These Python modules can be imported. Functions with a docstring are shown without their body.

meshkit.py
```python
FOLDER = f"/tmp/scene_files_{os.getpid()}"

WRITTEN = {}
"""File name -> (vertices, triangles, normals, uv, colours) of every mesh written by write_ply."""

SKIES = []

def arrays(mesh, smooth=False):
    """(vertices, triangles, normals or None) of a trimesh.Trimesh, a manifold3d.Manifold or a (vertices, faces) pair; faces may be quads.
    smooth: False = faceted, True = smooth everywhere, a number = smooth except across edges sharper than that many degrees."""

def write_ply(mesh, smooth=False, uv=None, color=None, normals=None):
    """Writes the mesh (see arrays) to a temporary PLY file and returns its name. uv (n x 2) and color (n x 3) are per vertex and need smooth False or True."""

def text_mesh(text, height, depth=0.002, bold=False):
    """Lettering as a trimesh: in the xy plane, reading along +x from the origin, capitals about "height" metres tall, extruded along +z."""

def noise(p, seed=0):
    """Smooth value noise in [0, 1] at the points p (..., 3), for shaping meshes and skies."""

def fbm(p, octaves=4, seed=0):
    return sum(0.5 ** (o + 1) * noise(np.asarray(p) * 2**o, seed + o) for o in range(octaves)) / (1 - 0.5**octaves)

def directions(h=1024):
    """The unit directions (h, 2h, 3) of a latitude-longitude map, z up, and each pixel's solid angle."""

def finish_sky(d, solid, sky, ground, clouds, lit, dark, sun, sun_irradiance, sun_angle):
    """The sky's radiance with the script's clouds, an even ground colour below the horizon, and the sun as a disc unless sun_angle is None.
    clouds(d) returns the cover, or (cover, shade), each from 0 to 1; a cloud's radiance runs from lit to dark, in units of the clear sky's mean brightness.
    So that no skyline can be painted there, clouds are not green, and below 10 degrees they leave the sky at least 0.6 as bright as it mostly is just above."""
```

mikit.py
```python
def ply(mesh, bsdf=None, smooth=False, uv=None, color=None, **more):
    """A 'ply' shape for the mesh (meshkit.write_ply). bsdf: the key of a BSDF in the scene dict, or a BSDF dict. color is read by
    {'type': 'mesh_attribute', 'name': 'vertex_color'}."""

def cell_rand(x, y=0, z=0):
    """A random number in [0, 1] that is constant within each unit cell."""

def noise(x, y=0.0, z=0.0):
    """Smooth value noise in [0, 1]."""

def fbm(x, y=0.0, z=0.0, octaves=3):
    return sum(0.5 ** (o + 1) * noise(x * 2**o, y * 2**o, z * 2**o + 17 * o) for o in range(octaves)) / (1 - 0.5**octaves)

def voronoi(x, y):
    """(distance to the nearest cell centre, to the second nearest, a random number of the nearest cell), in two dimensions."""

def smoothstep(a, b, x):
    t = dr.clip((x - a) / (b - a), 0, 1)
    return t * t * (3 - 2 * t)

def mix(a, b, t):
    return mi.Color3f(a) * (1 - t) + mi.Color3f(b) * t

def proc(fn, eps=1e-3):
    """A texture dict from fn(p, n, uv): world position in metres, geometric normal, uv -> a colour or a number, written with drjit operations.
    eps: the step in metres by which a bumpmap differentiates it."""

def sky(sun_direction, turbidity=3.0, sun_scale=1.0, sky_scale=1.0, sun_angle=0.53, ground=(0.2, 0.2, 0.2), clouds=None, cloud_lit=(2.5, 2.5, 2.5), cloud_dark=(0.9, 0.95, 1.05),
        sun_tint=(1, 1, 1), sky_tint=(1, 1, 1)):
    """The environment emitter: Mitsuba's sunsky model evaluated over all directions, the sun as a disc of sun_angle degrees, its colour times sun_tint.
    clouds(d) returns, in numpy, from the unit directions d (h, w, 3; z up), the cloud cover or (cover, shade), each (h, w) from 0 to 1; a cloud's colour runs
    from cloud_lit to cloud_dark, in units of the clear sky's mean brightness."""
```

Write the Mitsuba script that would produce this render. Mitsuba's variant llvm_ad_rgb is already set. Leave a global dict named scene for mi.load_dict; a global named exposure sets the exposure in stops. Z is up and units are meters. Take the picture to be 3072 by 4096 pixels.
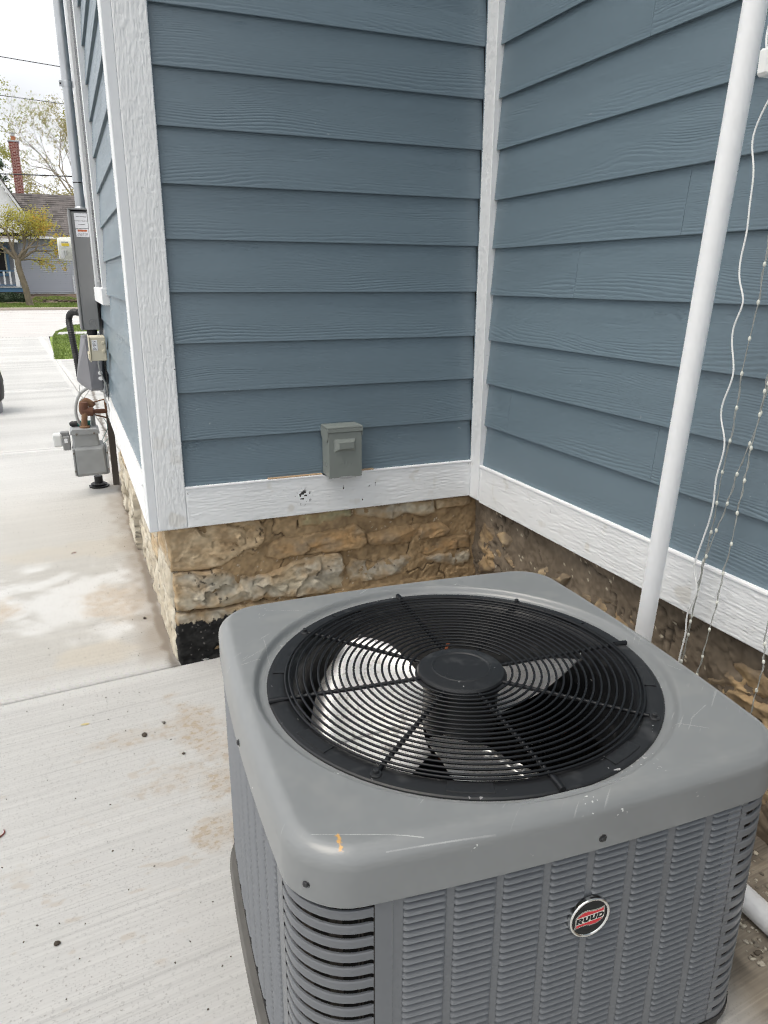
import math
import numpy as np
import trimesh
import shapely.geometry as sg
import drjit as dr
import mitsuba as mi
import mikit
import meshkit
from mikit import proc, noise, fbm, cell_rand, smoothstep, mix, voronoi

T = mi.ScalarTransform4f
ZG = 0.74                      # local heights are measured from the top of the skirt board; the ground is 0.74 below it
scene, labels = {'type': 'scene'}, {}
scene.pop('type')

# ------------------------------------------------------------------ camera
CAM = np.array([-1.60534, -2.82398, 0.7539 + ZG])
yaw, pitch, roll = 0.39492, 0.30063, 0.00367
fw = np.array([math.sin(yaw) * math.cos(pitch), math.cos(yaw) * math.cos(pitch), -math.sin(pitch)])
rt = np.cross(fw, [0, 0, 1]); rt /= np.linalg.norm(rt)
up = np.cross(rt, fw)
up2 = -math.sin(roll) * rt + math.cos(roll) * up
scene['camera'] = {'type': 'perspective', 'fov': 54.51, 'fov_axis': 'x', 'near_clip': 0.05, 'far_clip': 3000.0,
                   'to_world': T().look_at(origin=CAM.tolist(), target=(CAM + fw).tolist(), up=up2.tolist())}

# ------------------------------------------------------------------ overcast sky, a weak sun behind the cloud
def clouds(d):
    el = np.arcsin(np.clip(d[..., 2], -1, 1))
    q = d / np.maximum(d[..., 2:3] + 0.25, 0.05)
    blot = meshkit.fbm(np.stack([q[..., 0] * 2.2 + 3.1, q[..., 1] * 2.2, q[..., 2] * 0 + 0.7], -1), 4, seed=5)
    zen = 1.0 - (1.0 + 2.0 * np.sin(np.maximum(el, 0))) / 3.0          # darker towards the horizon, as an overcast sky is
    shade = np.clip(0.95 * zen + 0.9 * (blot - 0.5), 0, 1)
    return np.ones_like(el), shade
scene['sky'] = mikit.sky((-0.45, -0.10, 0.88), turbidity=3, sun_scale=0.26, sun_angle=34, sun_tint=(0.90, 0.97, 1.08), clouds=clouds, cloud_lit=(2.75, 2.8, 2.85),
                         cloud_dark=(0.84, 0.88, 0.95), ground=(0.35, 0.34, 0.32))
exposure = 2.42

# ------------------------------------------------------------------ materials
def principled(color, rough=0.5, metal=0.0, spec=0.5, **k):
    c = color if isinstance(color, dict) else {'type': 'rgb', 'value': list(color)}
    return {'type': 'principled', 'base_color': c, 'roughness': rough, 'metallic': metal, 'specular': spec, **k}
def mat(key, color, rough=0.5, metal=0.0, spec=0.5, bump=None, scale=0.001, two=True, eps=1e-3, **k):
    b = principled(color, rough, metal, spec, **k)
    if bump is not None:
        b = {'type': 'bumpmap', 'tex': proc(bump, eps), 'scale': scale, 'bsdf': b}
    scene[key] = {'type': 'twosided', 'bsdf': b} if two else b
F = mi.Float

E_A, Z0A = 0.178, ZG
def siding_col(p, n, uv):
    q = dr.floor((p.z - Z0A) / E_A)
    k = 0.95 + 0.07 * cell_rand(q, 9) + 0.07 * (noise((p.x + p.y) * 2.2, p.z * 7.0) - 0.5)
    fleck = smoothstep(0.965, 0.985, noise((p.x + p.y) * 95, p.z * 95)) * 0.25
    return mix(mi.Color3f(0.132, 0.181, 0.217) * k, (0.62, 0.64, 0.64), fleck * smoothstep(0.62, 0.7, noise((p.x + p.y) * 3, p.z * 3)))
mat('mat_siding', proc(siding_col), 0.30, spec=0.5)
mat('mat_siding_edge', (0.13, 0.17, 0.205), 0.6)

def trim_col(p, n, uv):
    a = p.x + p.y
    k = 0.94 + 0.09 * fbm(a * 9, p.z * 5)
    dirt = smoothstep(0.66, 0.8, fbm(a * 17 + 4, p.z * 13)) * 0.3 * smoothstep(1.3, 0.6, p.z)
    sp = smoothstep(0.955, 0.975, noise(a * 70, p.z * 70)) * smoothstep(0.62, 0.72, noise(a * 7 + 9, p.z * 7))
    near = smoothstep(0.045, 0.02, dr.sqrt(dr.square(a + 0.80) + dr.square(p.z - (ZG - 0.085))))
    sp = dr.select(n.y < -0.4, dr.maximum(sp, near * smoothstep(0.66, 0.72, noise(a * 150, p.z * 150))), sp * 0.3)
    return mix(mix(mi.Color3f(0.72, 0.735, 0.745) * k, (0.42, 0.37, 0.28), dirt), (0.04, 0.04, 0.04), sp)
mat('mat_trim', proc(trim_col), 0.5)
mat('mat_trim_smooth', (0.66, 0.68, 0.70), 0.5)
mat('mat_flashing', (0.80, 0.81, 0.82), 0.4)
mat('mat_sheathing', (0.10, 0.10, 0.10), 0.9)

BROOM_Y = (0.0, 4.6, 8.95, 13.5)
def joint_d(p):
    d = F(9.0)
    for yy in BROOM_Y:
        d = dr.minimum(d, dr.abs(p.y - yy - 0.086 * (p.x + 1.34) * (1.0 if yy == 0 else 0.35)))
    diag = dr.select(p.y > 3.4, dr.abs(p.x + 1.84 - (13.24 - p.y) * 0.0646), F(9.0))
    return dr.minimum(d, diag)
def broom(p):
    v = p.y - 0.10 * p.x
    w = v + 0.004 * noise(p.x * 3, v * 4)
    return noise(w * 330, p.x * 3.0) * 0.55 + noise(w * 190, p.x * 1.6 + 7) * 0.45 - 0.5 * smoothstep(0.80, 0.93, noise(w * 240, p.x * 1.2 + 31))
def conc_bump(p, n, uv):
    m = smoothstep(0.05, 0.09, joint_d(p))
    return broom(p) * m + 0.35 * noise(p.x * 260, p.y * 260) + 0.25 * fbm(p.x * 40, p.y * 40)
def blob(p, x, y, rx, ry, rot=0.0, w=0.35, f=9.0, amp=0.55):
    c, s = math.cos(rot), math.sin(rot)
    u = ((p.x - x) * c + (p.y - y) * s) / rx; v = (-(p.x - x) * s + (p.y - y) * c) / ry
    r = dr.sqrt(u * u + v * v) + amp * (fbm(p.x * f, p.y * f) - 0.5) * 2
    return smoothstep(1.0 + w, 1.0 - w, r)
def conc_col(p, n, uv):
    jd = joint_d(p)
    sm = smoothstep(0.09, 0.05, jd)
    br = (broom(p) - 0.5) * (1 - sm)
    big = fbm(p.x * 1.1, p.y * 0.8) - 0.5
    far = smoothstep(1.0, 5.0, p.y)
    streak = (noise(p.y * 5.0 - 0.5 * p.x, p.x * 0.25) - 0.5) * (1 - sm)
    k = 0.985 + 0.20 * br + 0.14 * big + 0.07 * sm + (0.03 + 0.22 * far) * streak
    c = mi.Color3f(0.458, 0.457, 0.446) * k * (1 - 0.11 * smoothstep(4.3, 5.2, p.y))
    # slightly warm, older slab past the first joint
    c = c * mix((1, 1, 1), (0.94, 0.925, 0.90), smoothstep(0.02, 0.25, p.y - 0.086 * (p.x + 1.34)) * smoothstep(4.0, 2.2, p.y))
    # lime bloom with a tan middle
    ring = dr.maximum(blob(p, -1.93, 1.02, 0.36, 0.33, 0.2), blob(p, -1.52, 0.80, 0.34, 0.40, -0.1))
    ring = dr.maximum(ring, 0.9 * blob(p, -1.72, 0.72, 0.30, 0.16, 0.5))
    ring = ring * smoothstep(0.30, 0.62, fbm(p.x * 5 + 0.8 * fbm(p.y * 4), p.y * 7 + 2.0 * fbm(p.x * 3 + 5, p.y * 3), 0.0, 4))
    c = mix(c, (0.575, 0.578, 0.575), 0.85 * ring)
    tan = dr.maximum(blob(p, -1.53, 0.76, 0.15, 0.20, 0.1, 0.35, 14, 0.4), blob(p, -2.10, 0.82, 0.14, 0.18, 0, 0.35, 14, 0.4))
    c = mix(c, (0.44, 0.385, 0.32), 0.75 * tan * (0.6 + 0.7 * noise(p.x * 40, p.y * 40)))
    c = mix(c, (0.50, 0.43, 0.32), 0.30 * blob(p, -1.62, 0.22, 0.14, 0.10) + 0.2 * blob(p, -1.6, 1.6, 0.5, 0.14))
    # mud washed out beside the air conditioner
    mud = dr.maximum(blob(p, -1.330, -0.50, 0.075, 0.20, 0.25, 0.5, 22, 0.7), blob(p, -1.31, -0.80, 0.07, 0.07, 0, 0.5, 26, 0.6))
    mud = dr.maximum(mud, blob(p, -1.345, -1.03, 0.075, 0.075, 0, 0.5, 26, 0.6))
    mud = dr.maximum(mud, 0.6 * blob(p, -1.50, -0.46, 0.16, 0.05, 0.1, 0.5, 26, 0.7))
    mud = dr.maximum(mud, 0.5 * blob(p, -1.44, -0.75, 0.11, 0.07, 0.1, 0.5, 40, 0.9))
    c = mix(c, (0.34, 0.265, 0.18), 0.30 * mud + 0.42 * smoothstep(0.15, 0.7, mud) * smoothstep(0.48, 0.74, fbm(p.x * 62, p.y * 74, 0.0, 4)))
    # scattered clay dabs and black specks
    dab = smoothstep(0.70, 0.80, fbm(p.x * 16 + 3, p.y * 30)) * smoothstep(0.45, 0.65, fbm(p.x * 2.3, p.y * 2.3 + 5)) * smoothstep(0.4, -0.2, p.y)
    c = mix(c, (0.38, 0.32, 0.25), 0.38 * dab)
    vd, v2, vr = voronoi(p.x * 46, p.y * 46)
    spk = smoothstep(0.05 + 0.10 * vr, 0.02 + 0.06 * vr, vd) * dr.select(vr > 0.72, F(1.0), F(0.0)) * smoothstep(0.3, 0.6, noise(p.x * 5, p.y * 5))
    c = mix(c, (0.17, 0.15, 0.13), 0.38 * spk)
    pit = smoothstep(0.74, 0.84, noise(p.x * 240, p.y * 300)) * smoothstep(2.5, 0.5, p.y)
    c = c * (1 - 0.13 * pit)
    # damp dirt along the foundation, and the dirty strip behind the machine
    gap = smoothstep(0.035, 0.0, dr.abs(p.x + 1.352) + 0.03 * (noise(p.x * 30, p.y * 17) - 0.5)) * smoothstep(-0.04, 0.02, p.y)
    c = mix(c, (0.10, 0.085, 0.07), 0.8 * gap)
    edge = smoothstep(0.16, 0.0, dr.abs(p.x + 1.36) + 0.07 * (noise(p.x * 20, p.y * 14) - 0.5)) * smoothstep(-0.05, 0.2, p.y)
    c = mix(c, (0.24, 0.20, 0.16), 0.65 * edge * smoothstep(4.5, 2.5, p.y))
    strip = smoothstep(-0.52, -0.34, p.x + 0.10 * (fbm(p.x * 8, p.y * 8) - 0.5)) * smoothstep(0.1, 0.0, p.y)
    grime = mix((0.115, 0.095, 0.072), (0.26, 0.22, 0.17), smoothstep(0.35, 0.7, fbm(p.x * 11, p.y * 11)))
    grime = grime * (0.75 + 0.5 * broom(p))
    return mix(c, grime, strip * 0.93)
mat('mat_concrete', proc(conc_col), 0.85, spec=0.3, bump=conc_bump, scale=0.0012)
def road_col(p, n, uv):
    k = 0.9 + 0.22 * (fbm(p.x * 0.5, p.y * 2.0) - 0.5) + 0.12 * (noise(p.x * 3, p.y * 14) - 0.5)
    crack = smoothstep(0.035, 0.0, dr.abs(fbm(p.x * 0.35, p.y * 0.9 + 4) - 0.5)) * 0.35
    return mix(mi.Color3f(0.415, 0.403, 0.393) * k, (0.2, 0.17, 0.15), crack)
mat('mat_road', proc(road_col), 0.9)
mat('mat_kerb', (0.42, 0.37, 0.32), 0.9)
def grass_col(p, n, uv):
    return mix((0.095, 0.150, 0.026), (0.19, 0.25, 0.05), fbm(p.x * 2.0, p.y * 2.0)) * (0.7 + 0.6 * noise(p.x * 30, p.y * 30))
mat('mat_grass', proc(grass_col), 0.8)
mat('mat_blade', proc(grass_col), 0.6)
def mulch_col(p, n, uv):
    return mix((0.035, 0.026, 0.02), (0.16, 0.12, 0.085), fbm(p.x * 3.5, p.y * 3.5 + p.z * 3))
mat('mat_mulch', proc(mulch_col), 0.95)
mat('mat_soil', (0.09, 0.075, 0.055), 0.95)

# air conditioner
SCRATCH = [(-1.342, -1.906, -1.182, -1.972, .8), (-1.244, -1.972, -1.067, -1.996, .6), (-1.208, -1.077, -1.092, -1.132, .4), (-1.252, -1.234, -1.264, -1.350, .4),
           (-1.327, -1.339, -1.281, -1.326, .5), (-0.564, -1.883, -0.497, -1.855, .6), (-0.604, -1.879, -0.554, -1.920, .5), (-0.451, -1.693, -0.441, -1.725, .5),
           (-1.069, -1.133, -1.016, -1.121, .4), (-0.417, -1.581, -0.409, -1.497, .4)]
def ac_col(p, n, uv):
    base = mi.Color3f(0.196, 0.206, 0.211) * (0.97 + 0.10 * (fbm(p.x * 6, p.y * 6, p.z * 6) - 0.5))
    dust = smoothstep(0.45, 0.75, fbm(p.x * 15, p.y * 15, p.z * 8)) * smoothstep(0.665, 0.678, p.z)
    base = mix(base, (0.34, 0.335, 0.31), 0.12 * dust)
    s = F(0.0)
    for x0, y0, x1, y1, a in SCRATCH:
        dx, dy = x1 - x0, y1 - y0
        L2 = dx * dx + dy * dy
        t = dr.clip(((p.x - x0) * dx + (p.y - y0) * dy) / L2, 0, 1)
        d = dr.sqrt(dr.square(p.x - x0 - t * dx) + dr.square(p.y - y0 - t * dy) + 1e-12)
        s = dr.maximum(s, 0.75 * a * smoothstep(0.0011, 0.0003, d) * (0.35 + 0.65 * noise(p.x * 60, p.y * 60)))
    u = p.x * 0.8 + p.y * 0.6; v = p.y * 0.8 - p.x * 0.6
    fine = smoothstep(0.86, 0.95, noise(u * 18, v * 300)) * smoothstep(0.52, 0.7, fbm(p.x * 7, p.y * 7 + 2))
    s = dr.maximum(s, 0.22 * fine) * smoothstep(0.655, 0.665, p.z)
    chip = smoothstep(0.84, 0.90, noise(p.x * 210, p.y * 210, p.z * 210)) * smoothstep(0.64, 0.75, fbm(p.x * 9 + 2, p.y * 9, p.z * 20))
    chip = chip * smoothstep(0.585, 0.6, p.z)
    c = mix(base, (0.66, 0.67, 0.66), dr.maximum(s * 0.75, chip * 0.85))
    ot = dr.clip((-1.922 - p.y) / 0.028, 0, 1)
    od = dr.sqrt(dr.square(p.x + 1.305 + 0.004 * ot) + dr.square(dr.maximum(dr.abs(p.y + 1.936) - 0.013, 0)))
    orange = 0.6 * smoothstep(0.0038, 0.0012, od + 0.005 * (noise(p.x * 300, p.y * 300) - 0.5)) * smoothstep(0.66, 0.668, p.z)
    return mix(c, (0.72, 0.36, 0.03), orange)
mat('mat_ac', proc(ac_col), 0.30, spec=0.5, clearcoat=0.6, clearcoat_gloss=0.88, bump=lambda p, n, uv: noise(p.x * 420, p.y * 420, p.z * 420) * 0.25 + fbm(p.x * 9, p.y * 9, p.z * 9), scale=0.0008)
mat('mat_ac_panel', (0.128, 0.136, 0.148), 0.34)
mat('mat_black_plastic', proc(lambda p, n, uv: mix((0.013, 0.014, 0.016), (0.045, 0.046, 0.048), smoothstep(0.55, 0.85, fbm(p.x * 26, p.y * 26, p.z * 26))) + 0.35 * smoothstep(0.93, 0.95, noise(p.x * 120, p.y * 120, p.z * 60)) * smoothstep(0.6, 0.75, noise(p.x * 14, p.y * 14))), 0.42)
mat('mat_wire', (0.009, 0.010, 0.012), 0.38, spec=0.3)
mat('mat_throat', (0.010, 0.011, 0.012), 0.4, spec=0.3)
mat('mat_dark', (0.008, 0.008, 0.009), 0.9, spec=0.1)
mat('mat_coil', proc(lambda p, n, uv: mix((0.008, 0.007, 0.006), (0.060, 0.050, 0.042), smoothstep(0.35, 0.65, noise((p.x + 0.9 * p.y) * 420)))), 0.7)
def blade_col(p, n, uv):
    return mix((0.90, 0.89, 0.87), (0.50, 0.44, 0.38), smoothstep(0.74, 0.86, noise(p.x * 230, p.y * 230)) * 0.6)
mat('mat_blade_metal', proc(blade_col), 0.42, metal=0.88)
mat('mat_copper', (0.30, 0.09, 0.04), 0.5)
mat('mat_chrome', (0.82, 0.82, 0.80), 0.16, metal=1.0)
mat('mat_gloss_black', (0.006, 0.007, 0.008), 0.22, spec=0.25)
mat('mat_badge_red', (0.50, 0.015, 0.025), 0.3)
mat('mat_badge_silver', (0.60, 0.57, 0.52), 0.35)
mat('mat_screw', (0.02, 0.021, 0.023), 0.35)
mat('mat_pad', proc(lambda p, n, uv: mi.Color3f(0.105, 0.102, 0.096) * (0.75 + 0.5 * fbm(p.x * 18, p.y * 18, p.z * 18))), 0.8)

# utilities
mat('mat_box_green', (0.185, 0.205, 0.192), 0.42)
mat('mat_box_grey', (0.20, 0.205, 0.21), 0.45)
mat('mat_box_slate', (0.17, 0.172, 0.19), 0.4)
mat('mat_galv', proc(lambda p, n, uv: mi.Color3f(0.56, 0.58, 0.60) * (0.75 + 0.4 * fbm(p.x * 22, p.y * 22, p.z * 5))), 0.30, metal=0.70)
mat('mat_meter_grey', proc(lambda p, n, uv: mi.Color3f(0.27, 0.285, 0.295) * (0.85 + 0.3 * fbm(p.x * 18, p.y * 18, p.z * 18))), 0.6)
mat('mat_rust', proc(lambda p, n, uv: mix((0.075, 0.030, 0.022), (0.16, 0.075, 0.042), fbm(p.x * 26, p.y * 26, p.z * 26))), 0.8)
mat('mat_rust_tan', proc(lambda p, n, uv: mix((0.11, 0.052, 0.03), (0.26, 0.15, 0.085), fbm(p.x * 26, p.y * 26, p.z * 26))), 0.8)
mat('mat_raw_wood', (0.42, 0.29, 0.18), 0.8)
mat('mat_steel_brown', proc(lambda p, n, uv: mi.Color3f(0.125, 0.105, 0.09) * (0.7 + 0.6 * fbm(p.x * 18, p.y * 18, p.z * 7))), 0.65)
mat('mat_beige', (0.52, 0.485, 0.38), 0.5)
mat('mat_meter_white', (0.60, 0.62, 0.57), 0.4)
mat('mat_yellow', (0.75, 0.58, 0.05), 0.5)
mat('mat_label', (0.74, 0.75, 0.78), 0.5)
mat('mat_label_orange', (0.50, 0.13, 0.05), 0.5)
mat('mat_ink', (0.06, 0.06, 0.075), 0.6)
mat('mat_teal', (0.01, 0.16, 0.14), 0.5)
mat('mat_black', (0.012, 0.012, 0.013), 0.5)
mat('mat_hose', (0.022, 0.022, 0.024), 0.45)
mat('mat_flex_grey', (0.33, 0.34, 0.34), 0.5)
mat('mat_pvc', (0.80, 0.815, 0.83), 0.3)
mat('mat_cord', (0.78, 0.79, 0.78), 0.35)
mat('mat_clear_wire', (0.34, 0.35, 0.33), 0.3)
mat('mat_bead', (0.62, 0.63, 0.57), 0.3)
mat('mat_clear_plastic', (0.62, 0.64, 0.64), 0.15)
scene['mat_glass'] = {'type': 'thindielectric'}
mat('mat_room', (0.05, 0.055, 0.06), 0.9)

# stone
mat('mat_stone', {'type': 'mesh_attribute', 'name': 'vertex_color'}, 0.9, spec=0.25,
    bump=lambda p, n, uv: fbm(p.x * 55, p.y * 55, p.z * 75, 4) + 0.35 * noise(p.x * 300, p.y * 300, p.z * 300), scale=0.006, eps=2e-3)

# far side of the street
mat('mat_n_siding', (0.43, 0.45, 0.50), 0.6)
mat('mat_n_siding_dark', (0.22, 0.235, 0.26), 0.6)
mat('mat_shingle', proc(lambda p, n, uv: mi.Color3f(0.125, 0.112, 0.108) * (0.65 + 0.7 * cell_rand(dr.floor(p.x * 3.2 + dr.floor(p.z * 6.5) * 0.5), dr.floor(p.z * 6.5)))), 0.9)
mat('mat_white', (0.74, 0.75, 0.77), 0.5)
mat('mat_blue_paint', (0.075, 0.17, 0.29), 0.5)
mat('mat_found', (0.42, 0.44, 0.46), 0.8)
mat('mat_brick', proc(lambda p, n, uv: mi.Color3f(0.24, 0.052, 0.038) * (0.7 + 0.6 * cell_rand(dr.floor(p.x * 4), dr.floor(p.z * 11)))), 0.85)
mat('mat_mortar_pale', (0.58, 0.50, 0.46), 0.9)
mat('mat_flue', (0.42, 0.17, 0.08), 0.8)
mat('mat_bark', proc(lambda p, n, uv: mi.Color3f(0.155, 0.13, 0.095) * (0.6 + 0.8 * fbm(p.x * 10, p.y * 10, p.z * 5))), 0.9)
mat('mat_bark_pale', (0.24, 0.20, 0.15), 0.9)
def leafmat(key, c, t):
    scene[key] = {'type': 'twosided', 'bsdf': principled(c, 0.6)} if t is None else {'type': 'principledthin', 'base_color': {'type': 'rgb', 'value': list(c)}, 'roughness': 0.6, 'diff_trans': t, 'spec_trans': 0.0}
leafmat('mat_leaf_yellow', (0.50, 0.47, 0.12), 1.0)
leafmat('mat_leaf_orange', (0.55, 0.37, 0.10), 1.0)
leafmat('mat_bud', (0.40, 0.41, 0.14), 1.0)
leafmat('mat_bud_tan', (0.42, 0.38, 0.17), 1.0)
leafmat('mat_bush', (0.022, 0.045, 0.018), None)
leafmat('mat_needle', (0.05, 0.085, 0.04), None)
leafmat('mat_cover', (0.24, 0.30, 0.10), 0.6)
mat('mat_cable', (0.04, 0.04, 0.045), 0.6)
mat('mat_debris', (0.055, 0.045, 0.035), 0.9)
mat('mat_gravel', proc(lambda p, n, uv: mix((0.10, 0.08, 0.06), (0.50, 0.46, 0.38), cell_rand(dr.floor(p.x * 60), dr.floor(p.y * 60)))), 0.9)
mat('mat_twig', (0.14, 0.03, 0.025), 0.7)

# ------------------------------------------------------------------ mesh helpers
rng = np.random.default_rng(7)
def num(key):
    if key not in scene and key not in taken:
        taken.add(key); return key
    k = 1
    while f'{key}_{k:03d}' in taken or f'{key}_{k:03d}' in scene: k += 1
    taken.add(f'{key}_{k:03d}'); return f'{key}_{k:03d}'
taken = set()
def tidy(m):
    if isinstance(m, (list, tuple)) and len(m) and isinstance(m[0], trimesh.Trimesh):
        m = trimesh.util.concatenate(list(m))
    return m
def put(key, mesh, bsdf, label=None, cat=None, group=None, kind=None, smooth=False, color=None, raw=False):
    """One entry of the scene; the mesh is in local heights."""
    mesh = tidy(mesh).copy()
    mesh.vertices = np.asarray(mesh.vertices) + (0 if raw else np.array([0, 0, ZG]))
    key = num(key)
    scene[key] = mikit.ply(mesh, bsdf, smooth=smooth, color=color)
    info(key, label, cat, group, kind)
    return key
def info(key, label=None, cat=None, group=None, kind=None):
    d = {k: v for k, v in (('label', label), ('category', cat), ('group', group), ('kind', kind)) if v}
    if d: labels[key] = {**labels.get(key, {}), **d}
def thing(key, label, cat, group=None):
    key = num(key); info(key, label, cat, group); return key

def box(x0, x1, y0, y1, z0, z1):
    b = trimesh.creation.box(extents=(abs(x1 - x0), abs(y1 - y0), abs(z1 - z0)))
    b.apply_translation(((x0 + x1) / 2, (y0 + y1) / 2, (z0 + z1) / 2)); return b
def bevelbox(x0, x1, y0, y1, z0, z1, r=0.003):
    x0, x1, y0, y1, z0, z1 = min(x0, x1), max(x0, x1), min(y0, y1), max(y0, y1), min(z0, z1), max(z0, z1)
    pts = []
    for sx in (0, 1):
        for sy in (0, 1):
            for sz in (0, 1):
                c = np.array([(x0, x1)[sx], (y0, y1)[sy], (z0, z1)[sz]]); s = np.array([1 - 2 * sx, 1 - 2 * sy, 1 - 2 * sz]) * r
                for k in range(3):
                    q = c + s; q[k] = c[k]; pts.append(q)
    return trimesh.convex.convex_hull(np.array(pts))
def hull(pts): return trimesh.convex.convex_hull(np.asarray(pts, float))
def quads(grid, closed_u=False, closed_v=False):
    """grid (n, m, 3) -> trimesh"""
    g = np.asarray(grid, float); n, m = g.shape[:2]
    idx = np.arange(n * m).reshape(n, m)
    if closed_u: idx = np.vstack([idx, idx[:1]])
    if closed_v: idx = np.hstack([idx, idx[:, :1]])
    a, b, c, d = idx[:-1, :-1].ravel(), idx[1:, :-1].ravel(), idx[1:, 1:].ravel(), idx[:-1, 1:].ravel()
    f = np.vstack([np.stack([a, b, c], 1), np.stack([a, c, d], 1)])
    return trimesh.Trimesh(g.reshape(-1, 3), f, process=False)
def tube(path, r, k=8, closed=False, caps=True):
    P = np.asarray(path, float); n = len(P)
    R = np.broadcast_to(np.asarray(r, float), (n,))
    tg = np.roll(P, -1, 0) - np.roll(P, 1, 0) if closed else np.gradient(P, axis=0)
    tg /= np.linalg.norm(tg, axis=1, keepdims=True) + 1e-12
    ref = np.array([0, 0, 1.0]) if abs(tg[0, 2]) < 0.9 else np.array([1.0, 0, 0])
    U = np.zeros_like(P); u = np.cross(tg[0], ref); u /= np.linalg.norm(u)
    for i in range(n):
        u = u - tg[i] * (u @ tg[i]); u /= np.linalg.norm(u) + 1e-12; U[i] = u
    V = np.cross(tg, U)
    a = np.linspace(0, 2 * np.pi, k, endpoint=False)
    g = P[:, None] + R[:, None, None] * (np.cos(a)[None, :, None] * U[:, None] + np.sin(a)[None, :, None] * V[:, None])
    m = quads(g, closed_u=closed, closed_v=True)
    if caps and not closed:
        v = np.vstack([m.vertices, P[0], P[-1]]); i0, i1 = len(m.vertices), len(m.vertices) + 1
        j = np.arange(k); jn = (j + 1) % k
        f = np.vstack([m.faces, np.stack([np.full(k, i0), j, jn], 1), np.stack([np.full(k, i1), (n - 1) * k + jn, (n - 1) * k + j], 1)])
        m = trimesh.Trimesh(v, f, process=False)
    m.fix_normals() if len(m.faces) < 3000 else None
    return m
def lathe(prof, center=(0, 0, 0), axis='z', k=32, a0=0.0, a1=2 * math.pi):
    P = np.asarray(prof, float)
    full = abs(a1 - a0 - 2 * math.pi) < 1e-6
    a = np.linspace(a0, a1, k, endpoint=not full)
    g = np.stack([P[:, 0, None] * np.cos(a), P[:, 0, None] * np.sin(a), np.broadcast_to(P[:, 1, None], (len(P), k))], -1)
    if axis == 'x': g = g[..., [2, 0, 1]]
    if axis == 'y': g = g[..., [0, 2, 1]]
    m = quads(g, closed_v=full); m.vertices += np.asarray(center); return m
def spline(pts, n):
    from scipy.interpolate import CubicSpline
    P = np.asarray(pts, float); d = np.r_[0, np.cumsum(np.linalg.norm(np.diff(P, axis=0), axis=1))]
    return CubicSpline(d, P)(np.linspace(0, d[-1], n))
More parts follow.
